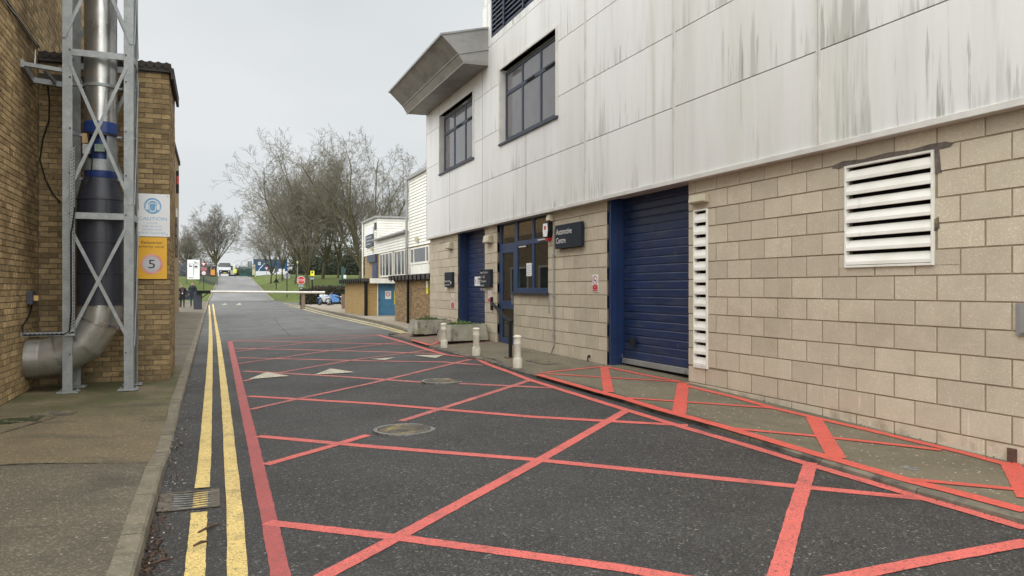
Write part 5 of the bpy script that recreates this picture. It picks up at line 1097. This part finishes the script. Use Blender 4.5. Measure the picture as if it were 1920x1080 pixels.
Y = 100; x = at(558, Y); zz = lambda py: onY(558, py, Y)[2]; t = thing('lamp_post', 'thin post with small yellow lamp head among the trees', 'lamp', (x, Y, 2)); post(t, x, Y, zz(524), zz(492), .04, galv); b = MB(); b.lathe([(.1, 0), (.13, .18), (.05, .3)], (x, Y, zz(494)), 10); b.build('lamp_head', mat('pale_yellow', (.75, .70, .35), rough=.4), t)
Y = 105; x = at(545, Y); t = thing('notice_board', 'small white notice between the tree trunks on the right bank', 'sign', (x, Y, 3)); b = MB(); zz = lambda py: onY(545, py, Y)[2]; b.box(x-.2, x+.2, Y, Y+.03, zz(505), zz(500)); b.build('board', signw, t); post(t, x, Y+.05, zz(514), zz(503), .03)
p = onG(645, 560, lambda x, y: 0); Y = 70; x = at(644, Y); zz = lambda py: onY(644, py, Y)[2]; t = thing('gate_post', 'tall dark green gate post with white notice behind the brick store', 'post', (x, Y, 0)); b = MB(); b.box(x-.17, x+.05, Y, Y+.2, 0, zz(499.5)); b.build('post', green, t); b = MB(); b.box(x+.05, x+.2, Y, Y+.1, zz(512), zz(503)); b.build('box', cabg, t); b = MB(); b.box(x+.0, x+.24, Y-.03, Y-.01, zz(522), zz(515.5)); b.build('notice', signw, t)
# ------------------------------------------------------------------ truck, gate, container at the hill top
Y = 165; x = at(421.5, Y); g = roadz(x, Y)+.02
t = thing('parked_truck', 'dark cabbed truck with white bonnet facing downhill at the top', 'truck', (x, Y, g)); s = 1.05
def B(nm, m, *a, par=t, bev=.03): b = MB(); b.box(*[q for q in (x+a[0], x+a[1], Y+a[2], Y+a[3], g+a[4], g+a[5])]); return b.build(nm, m, par, bevel=bev)
B('chassis', black, -1.05, 1.05, 0, 4.6, .45, 1.1); B('bonnet', bikew, -1.12, 1.12, -.1, 1.2, 1.1, 1.72); c_ = B('cab', mat('dark_cab', (.02, .03, .03), rough=.4), -1.02, 1.02, 1.1, 2.8, 1.6, 2.6)
B('windscreen', glassf, -.92, .92, 1.05, 1.09, 1.72, 2.5, par=c_); B('load_bed', contb, -1.1, 1.1, 2.9, 4.8, 1.1, 1.9); B('grille', black, -.8, .8, -.14, -.1, .7, 1.08); B('bumper', dkmetal, -1.1, 1.1, -.22, -.05, .4, .7); B('number_plate', yelb, -.26, .26, -.24, -.22, .5, .62)
for sx in (-1, 1): b = MB(); b.tube([(x+sx*.75, Y-.16, g+.85), (x+sx*.75, Y-.1, g+.85)], .1, 10); b.build('headlight', signw, t)
for sx in (-1, 1):
    for yy in (.9, 3.7):
        b = MB(); b.tube([(x+sx*.78, Y+yy, g+.42), (x+sx*1.03, Y+yy, g+.42)], .42, 14); b.build('wheel', rubber, t)
for sx in (-1, 1): b = MB(); b.box(x+sx*1.1, x+sx*1.25, Y+1.0, Y+1.1, g+1.9, g+2.3); b.build('mirror', black, t)
x = at(436.5, Y); t = thing('white_van', 'white van parked beyond the truck with its side towards the gate', 'van', (x, Y+4, g))
b = MB(); Yv = Y+4; b.add([(x-.55, Yv, g+.3), (x+.55, Yv, g+.3), (x+.55, Yv, g+2.45), (x-.1, Yv, g+2.45), (x-.55, Yv, g+1.5), (x-.55, Yv+4.4, g+.3), (x+.55, Yv+4.4, g+.3), (x+.55, Yv+4.4, g+2.45), (x-.1, Yv+4.4, g+2.45), (x-.55, Yv+4.4, g+1.5)], [(0, 1, 2, 3, 4), (9, 8, 7, 6, 5), (0, 4, 9, 5), (3, 2, 7, 8), (4, 3, 8, 9), (1, 6, 7, 2)]); b.build('body', white, t)
b = MB(); b.box(x-.5, x+.1, Yv-.02, Yv-.001, g+1.2, g+2.1); b.build('window', glassf, t)
for yy in (.8, 3.4): b = MB(); b.tube([(x-.6, Yv+yy, g+.35), (x+.6, Yv+yy, g+.35)], .34, 12); b.build('wheel', rubber, t)
Y = 160
for nm, lab, p0, p1, ty, by in (('steel_gate', 'open dark green mesh gate across the far end of the hill road', 448, 464, 500, 514), ('gate_leaf', 'tall dark green gate leaf at the right edge of the hill top', 464.5, 472, 490, 516)):
    xa_, xb_ = at(p0, Y), at(p1, Y); z0, z1 = onY(455, by, Y)[2], onY(455, ty, Y)[2]; t = thing(nm, lab, 'gate', (xa_, Y, z0)); b = MB()
    b.box(xa_, xb_, Y, Y+.06, z0-.4, z0+.1); b.box(xa_, xb_, Y, Y+.06, z1-.08, z1); b.box(xa_, xa_+.1, Y-.01, Y+.07, z0-.4, z1); b.box(xb_-.1, xb_, Y-.01, Y+.07, z0-.4, z1); b.build('frame', green, t)
    b = MB(); k = xa_+.1
    while k < xb_-.1: b.box(k, k+.07, Y+.015, Y+.045, z0+.1, z1-.08); k += .12
    b.build('pales', green, t, kind='stuff')
Y = 157; x = at(475.5, Y); t = thing('gate_notice', 'cream notice panel on the right gate pillar', 'sign', (x, Y, 4)); zz = lambda py: onY(475, py, Y)[2]; b = MB(); b.box(x-.25, x+.3, Y, Y+.1, zz(516), zz(496)); b.build('panel', cream, t); b = MB()
for k in range(4): b.box(x-.2, x+.24, Y-.01, Y-.001, zz(500)-k*.18, zz(500)-k*.18+.06)
b.build('print', ink, t)
Y = 163; x0, x1 = at(476, Y), at(539, Y); z0, z1 = onY(500, 508, Y)[2], onY(500, 485, Y)[2]
t = thing('blue_container', 'blue corrugated site container with railings on its roof', 'container', (x0, Y, z0)); b = MB(); n = 44
pr = []
for k in range(n): xx = x0+(x1-x0)*k/n; dx = (x1-x0)/n; pr += [(xx, 0), (xx+dx*.35, 0), (xx+dx*.5, .06), (xx+dx*.85, .06)]
b.rings([[(a, Y+c, z) for a, c in pr]+[(x1, Y+2.5, z), (x0, Y+2.5, z)] for z in (z0, z1-.15)]); b.build('body', contb, t)
b = MB(); b.box(x0-.05, x1+.05, Y-.05, Y+2.6, z1-.149, z1); b.build('roof_rail', inkg, t)
b = MB(); b.box(x0+.8, x0+1.3, Y-.03, Y-.001, z1-1.3, z1-.7); b.build('window', signw, t)
b = MB(); b.box(x0+2.9, x0+4.0, Y-.1, Y-.07, z0-.35, z0+.45); b.box(x0+4.6, x0+6.0, Y-.1, Y-.07, z0-.35, z0+.45); b.build('white_screen', signw, t)
b = MB()
for k in range(6): b.tube([(x0+k*.55, Y, z1), (x0+k*.55, Y, z1+1.3)], .03, 5)
for h in (.5, .9, 1.3): b.tube([(x0, Y, z1+h), (x0+2.8, Y, z1+h)], .03, 5)
b.build('roof_railing', galv, t)
b = MB(); b.tube([(x0+.2, Y-.6, z0-1.2), (x0+1.1, Y-.6, z0+.4), (x0+1.9, Y-.6, z0+1.4), (x0+2.6, Y-.6, z0+1.6)], .07, 6); b.build('pipe_rail', white, t)
# fence behind left bank
t = thing('palisade_fence', 'dark palisade fence along the top of the left bank', 'fence', (-5, 128, 3)); b = MB(); xx = -14.0
while xx < .8: z = groundz(xx, 128); b.box(xx, xx+.09, 128, 128.03, z-.1, z+2.0); xx += .16
b.build('pales', cabg, t, kind='stuff'); b = MB(); b.box(-14, .8, 128.03, 128.08, groundz(-5, 128)+.4, groundz(-5, 128)+.5); b.box(-14, .8, 128.03, 128.08, groundz(-5, 128)+1.6, groundz(-5, 128)+1.7); b.build('rail', cabg, t)
# black rail fence by the motorcycles
t = thing('rail_fence', 'thin black rail fence behind the motorcycles', 'fence', (9, 63.5, 0)); b = MB(); b.tube([(7.4, 63.5, 1.12), (13, 63.5, 1.12)], .03, 6); b.build('rail', black, t)
for k in range(4): b = MB(); b.tube([(7.4+k*1.8, 63.5, .05), (7.4+k*1.8, 63.5, 1.12)], .03, 6); b.build('post', black, t)
# ------------------------------------------------------------------ motorcycles
def bike(lab, loc, rz, body, second):
    t = thing('motorcycle', lab, 'motorcycle', static=False, group='sports motorcycles parked side by side')
    def V(pts, wd, nm, m): b = MB(); b.prism([(x, -wd/2, z) for x, z in pts], (0, wd, 0)); return b.build(nm, m, t, bevel=.03)
    for x in (-.68, .70):
        b = MB(); b.rings([[(x+(.29+.05*math.cos(q))*math.cos(a), .055*math.sin(q), .34+(.29+.05*math.cos(q))*math.sin(a)) for q in [k*math.pi/4 for k in range(8)]] for a in [k*math.pi/12 for k in range(24)]], cap=False, closed=True); wh = b.build('wheel', rubber, t, smooth=True)
        b = MB()
        for k in range(5): b.bar((x, 0, .34), (x+.25*math.cos(k*1.257), 0, .34+.25*math.sin(k*1.257)), .04, .03, up=(0, 1, 0))
        b.build('spokes', second, wh)
    V([(-.15, .28), (.35, .30), (.52, .62), (.62, .95), (.42, 1.02), (.2, .85), (-.25, .62), (-.32, .4)], .36, 'fairing', body)
    V([(.2, .86), (.12, 1.0), (-.22, .92), (-.3, .76)], .26, 'fuel_tank', body); V([(-.28, .78), (-.9, 1.0), (-1.0, .93), (-.55, .72)], .22, 'tail', second)
    V([(-.3, .84), (-.25, .79), (-.75, .93), (-.78, .97)], .24, 'seat', rubber); V([(.40, 1.02), (.60, .96), (.36, 1.22), (.30, 1.16)], .22, 'windscreen', glassf)
    V([(.5, .68), (.92, .62), (.95, .68), (.72, .76), (.5, .76)], .12, 'mudguard', second)
    b = MB(); b.tube([(.42, -.09, .95), (.70, -.09, .34)], .025, 6); b.tube([(.42, .09, .95), (.70, .09, .34)], .025, 6); b.build('fork', galv, t)
    b = MB(); b.tube([(.32, -.34, 1.02), (.38, 0, 1.03), (.32, .34, 1.02)], .018, 6); b.build('handlebar', black, t)
    b = MB(); b.tube([(-.1, -.2, .3), (-.5, -.22, .4), (-.85, -.24, .58)], [.03, .05, .06], 8); b.build('exhaust', galv, t, smooth=True)
    b = MB(); b.box(-.25, .2, -.14, .14, .25, .6); b.build('engine', dkmetal, t)
    t.location = loc; t.rotation_euler = (0, 0, rz); t.scale = (.84, .84, .84)
bike('white and pale blue sports motorcycle parked nearest the timber post', (8.35, 61.9, .15), math.radians(-150), bikew, bikeb)
bike('light blue sports motorcycle parked nearest the brick store', (9.0, 61.0, .15), math.radians(-168), bikeb, bikew)
# ------------------------------------------------------------------ hedges and planting
def hedge(lab, x0, x1, y0, y1, z0, z1, n, m=hedgem, size=.09):
    t = thing('hedge', lab, 'hedge', ((x0+x1)/2, (y0+y1)/2, z0))
    def fn():
        f = random.random(); x, y, z = random.uniform(x0, x1), random.uniform(y0, y1), random.uniform(z0, z1)
        if f < .5: y = y0+random.gauss(0, .08)
        elif f < .8: z = z1+random.gauss(0, .07)
        return (x, y, z)
    leafcloud(n, fn, size).build('foliage', m, t); b = MB(); b.box(x0+.1, x1-.1, y0+.1, y1-.1, z0, z1-.1); b.build('inner_twigs', twigm, t)
hedge('dark clipped hedge between the stop sign and timber post', at(566, 66), at(592, 66), 66, 68, .05, 1.25, 9000)
hedge('long low winter hedge behind the motorcycles', at(590, 68), 18, 67.8, 70, .05, 1.55, 14000)
leafcloud(60000, lambda: (random.uniform(at(556, 150), 60), random.uniform(140, 172), groundz(20, 150)+abs(random.gauss(0, 2.6))), .22).build('woodland_scrub', woodm, kind='stuff', label='dark evergreen scrub behind the trees on the right bank')
leafcloud(12000, lambda: (random.uniform(at(440, 190), at(478, 190)), random.uniform(186, 196), groundz(5, 190)+abs(random.gauss(0, .9))), .12).build('distant_scrub', hedgem, kind='stuff', label='scrub at the far end of the hill road')
leafcloud(16000, lambda: (random.uniform(-14, at(405, 134)), random.uniform(131, 137), groundz(-5, 133)+abs(random.gauss(0, 1.5))), .10).build('bank_scrub', hedgem, kind='stuff', label='brown scrub behind the palisade fence')
# ------------------------------------------------------------------ bare trees
def tree_mesh(seed, H, spread, forks, trunk_h, tr, dens=1.0, tw=.016):
    rs = random.Random(seed); S = [[], []]
    def grow(p, d, L_, r, lvl, n):
        seg = L_/n; pts = [p]; dd = d
        for i in range(n):
            k = .07+.045*lvl
            dd = (dd+Vector((rs.gauss(0, k), rs.gauss(0, k), rs.gauss(0, k)+(.09 if 0 < lvl < 3 else .04)))).normalized()
            q = pts[-1]+dd*seg; r0, r1 = r*(1-.72*i/n), r*(1-.72*(i+1)/n)
            S[0 if lvl < 2 else 1].append((pts[-1], q, max(r0, tw), max(r1, tw*.8))); pts.append(q)
            if lvl < 4:
                c = {0: 0, 1: 1.9, 2: 1.9, 3: 1.7}[lvl]*dens; c = int(c)+(rs.random() < c-int(c))
                if lvl and i/n < .12: c = 0
                for _ in range(c):
                    a = rs.uniform(.45, 1.05); ax = dd.orthogonal().normalized(); ax.rotate(Matrix.Rotation(rs.uniform(0, 6.283), 3, dd)); nd = dd.copy(); nd.rotate(Matrix.Rotation(a, 3, ax))
                    f = (1-.55*i/n)*rs.uniform(.35, .62)
                    grow(q, nd, L_*f, r1*.55, lvl+1, max(2, n-2) if lvl < 3 else 2)
        return pts, dd
    base = Vector((0, 0, -.5)); grow(base, Vector((0, 0, 1)), trunk_h+.5, tr, 0, 4)
    top = S[0][-1][1]; r = tr*.62
    for k in range(forks):
        a = 6.283*k/forks+rs.uniform(-.3, .3); tilt = rs.uniform(.12, spread); hgt = rs.uniform(-.28, .0)*trunk_h
        grow(top+Vector((0, 0, hgt)), Vector((math.sin(tilt)*math.cos(a), math.sin(tilt)*math.sin(a), math.cos(tilt))), (H-trunk_h)*rs.uniform(.75, 1.0), r*rs.uniform(.5, .9), 1, 8)
    return S
def seg_mesh(name, segs, m, n):
    A = np.array([tuple(s[0]) for s in segs]); B_ = np.array([tuple(s[1]) for s in segs]); r0 = np.array([s[2] for s in segs]); r1 = np.array([s[3] for s in segs])
    d = B_-A; d /= np.linalg.norm(d, axis=1)[:, None]; h = np.where(np.abs(d[:, 2:3]) < .9, np.array([[0, 0, 1.]]), np.array([[1., 0, 0]]))
    x = np.cross(d, h); x /= np.linalg.norm(x, axis=1)[:, None]; y = np.cross(d, x); vs = []
    for P_, rr in ((A, r0), (B_, r1)):
        for k in range(n): a = 2*math.pi*k/n; vs.append(P_+(x*math.cos(a)+y*math.sin(a))*rr[:, None])
    V = np.stack(vs, 1).reshape(-1, 3); M_ = len(segs); off = (np.arange(M_)*2*n)[:, None, None]
    F = np.array([[k, (k+1) % n, n+(k+1) % n, n+k] for k in range(n)])[None]+off; F = F.reshape(-1, 4)
    me = bpy.data.meshes.new(name); me.vertices.add(len(V)); me.vertices.foreach_set('co', V.ravel()); me.loops.add(F.size); me.loops.foreach_set('vertex_index', F.ravel())
    me.polygons.add(len(F)); me.polygons.foreach_set('loop_start', np.arange(len(F))*4); me.polygons.foreach_set('loop_total', np.full(len(F), 4)); me.update(calc_edges=True); me.materials.append(m); return me
VAR = {}
for k, args in {'tall': (8, 17.5, .72, 9, 3.0, .26, .98), 'round': (11, 17, .92, 10, 3.2, .30, 1.0), 'open': (23, 15, 1.15, 8, 2.6, .22, .95), 'far': (52, 14, .95, 12, 3.0, .32, 1.0)}.items():
    S = tree_mesh(*args, tw=.013 if k != 'far' else .02)
    VAR[k] = (seg_mesh('trunk', S[0], barkm, 7), seg_mesh('crown', S[1], twigm if k != 'far' else twigf, 3), np.percentile([s[1][2] for s in S[1]], 99.7))
def tree(px, Y, top_py, var, lab, rz, group='bare trees on the right bank', by=None):
    x = at(px, Y); g = groundz(x, Y); ztop = onY(px, top_py, Y)[2]; s = (ztop-g)/VAR[var][2]
    t = thing('bare_tree', lab, 'tree', static=False, group=group); t.location = (x, Y, g-.05); t.scale = (s, s, s); t.rotation_euler = (0, 0, rz)
    inst('trunk', VAR[var][0], (0, 0, 0), parent=t); inst('crown', VAR[var][1], (0, 0, 0), parent=t)
tree(578, 95, 236, 'tall', 'tallest bare tree with spreading crown left of the grove', 1.3)
tree(676, 90, 250, 'round', 'dense round bare tree directly behind the white building', 1.2)
tree(605, 108, 285, 'round', 'bare tree with straight trunk in the middle of the grove', 2.4)
tree(633, 112, 310, 'tall', 'bare tree half hidden behind the gate post', 3.9)
tree(530, 118, 345, 'open', 'low wide bare tree at the left edge of the grove', 5.0)
tree(508, 124, 405, 'round', 'small bushy bare tree farthest left in the grove', 1.7)
tree(552, 104, 330, 'open', 'slim bare tree behind the stop sign', .9)
tree(728, 92, 330, 'open', 'bare tree showing above the white building roof', 2.0)
tree(581, 92, 300, 'open', 'leaning bare tree nearest the stop sign', 4.3)
tree(404.5, 178, 381, 'far', 'lone bare tree on the skyline left of the hill road', .5, 'bare trees beyond the left bank')
tree(352, 150, 425, 'far', 'smaller bare tree behind the white map board', 2.2, 'bare trees beyond the left bank')
tree(368, 160, 440, 'open', 'bushy bare tree between the map board and the skyline tree', 3.2, 'bare trees beyond the left bank')
tree(330, 140, 430, 'open', 'bare tree partly hidden by the left brick block', 4.2, 'bare trees beyond the left bank')
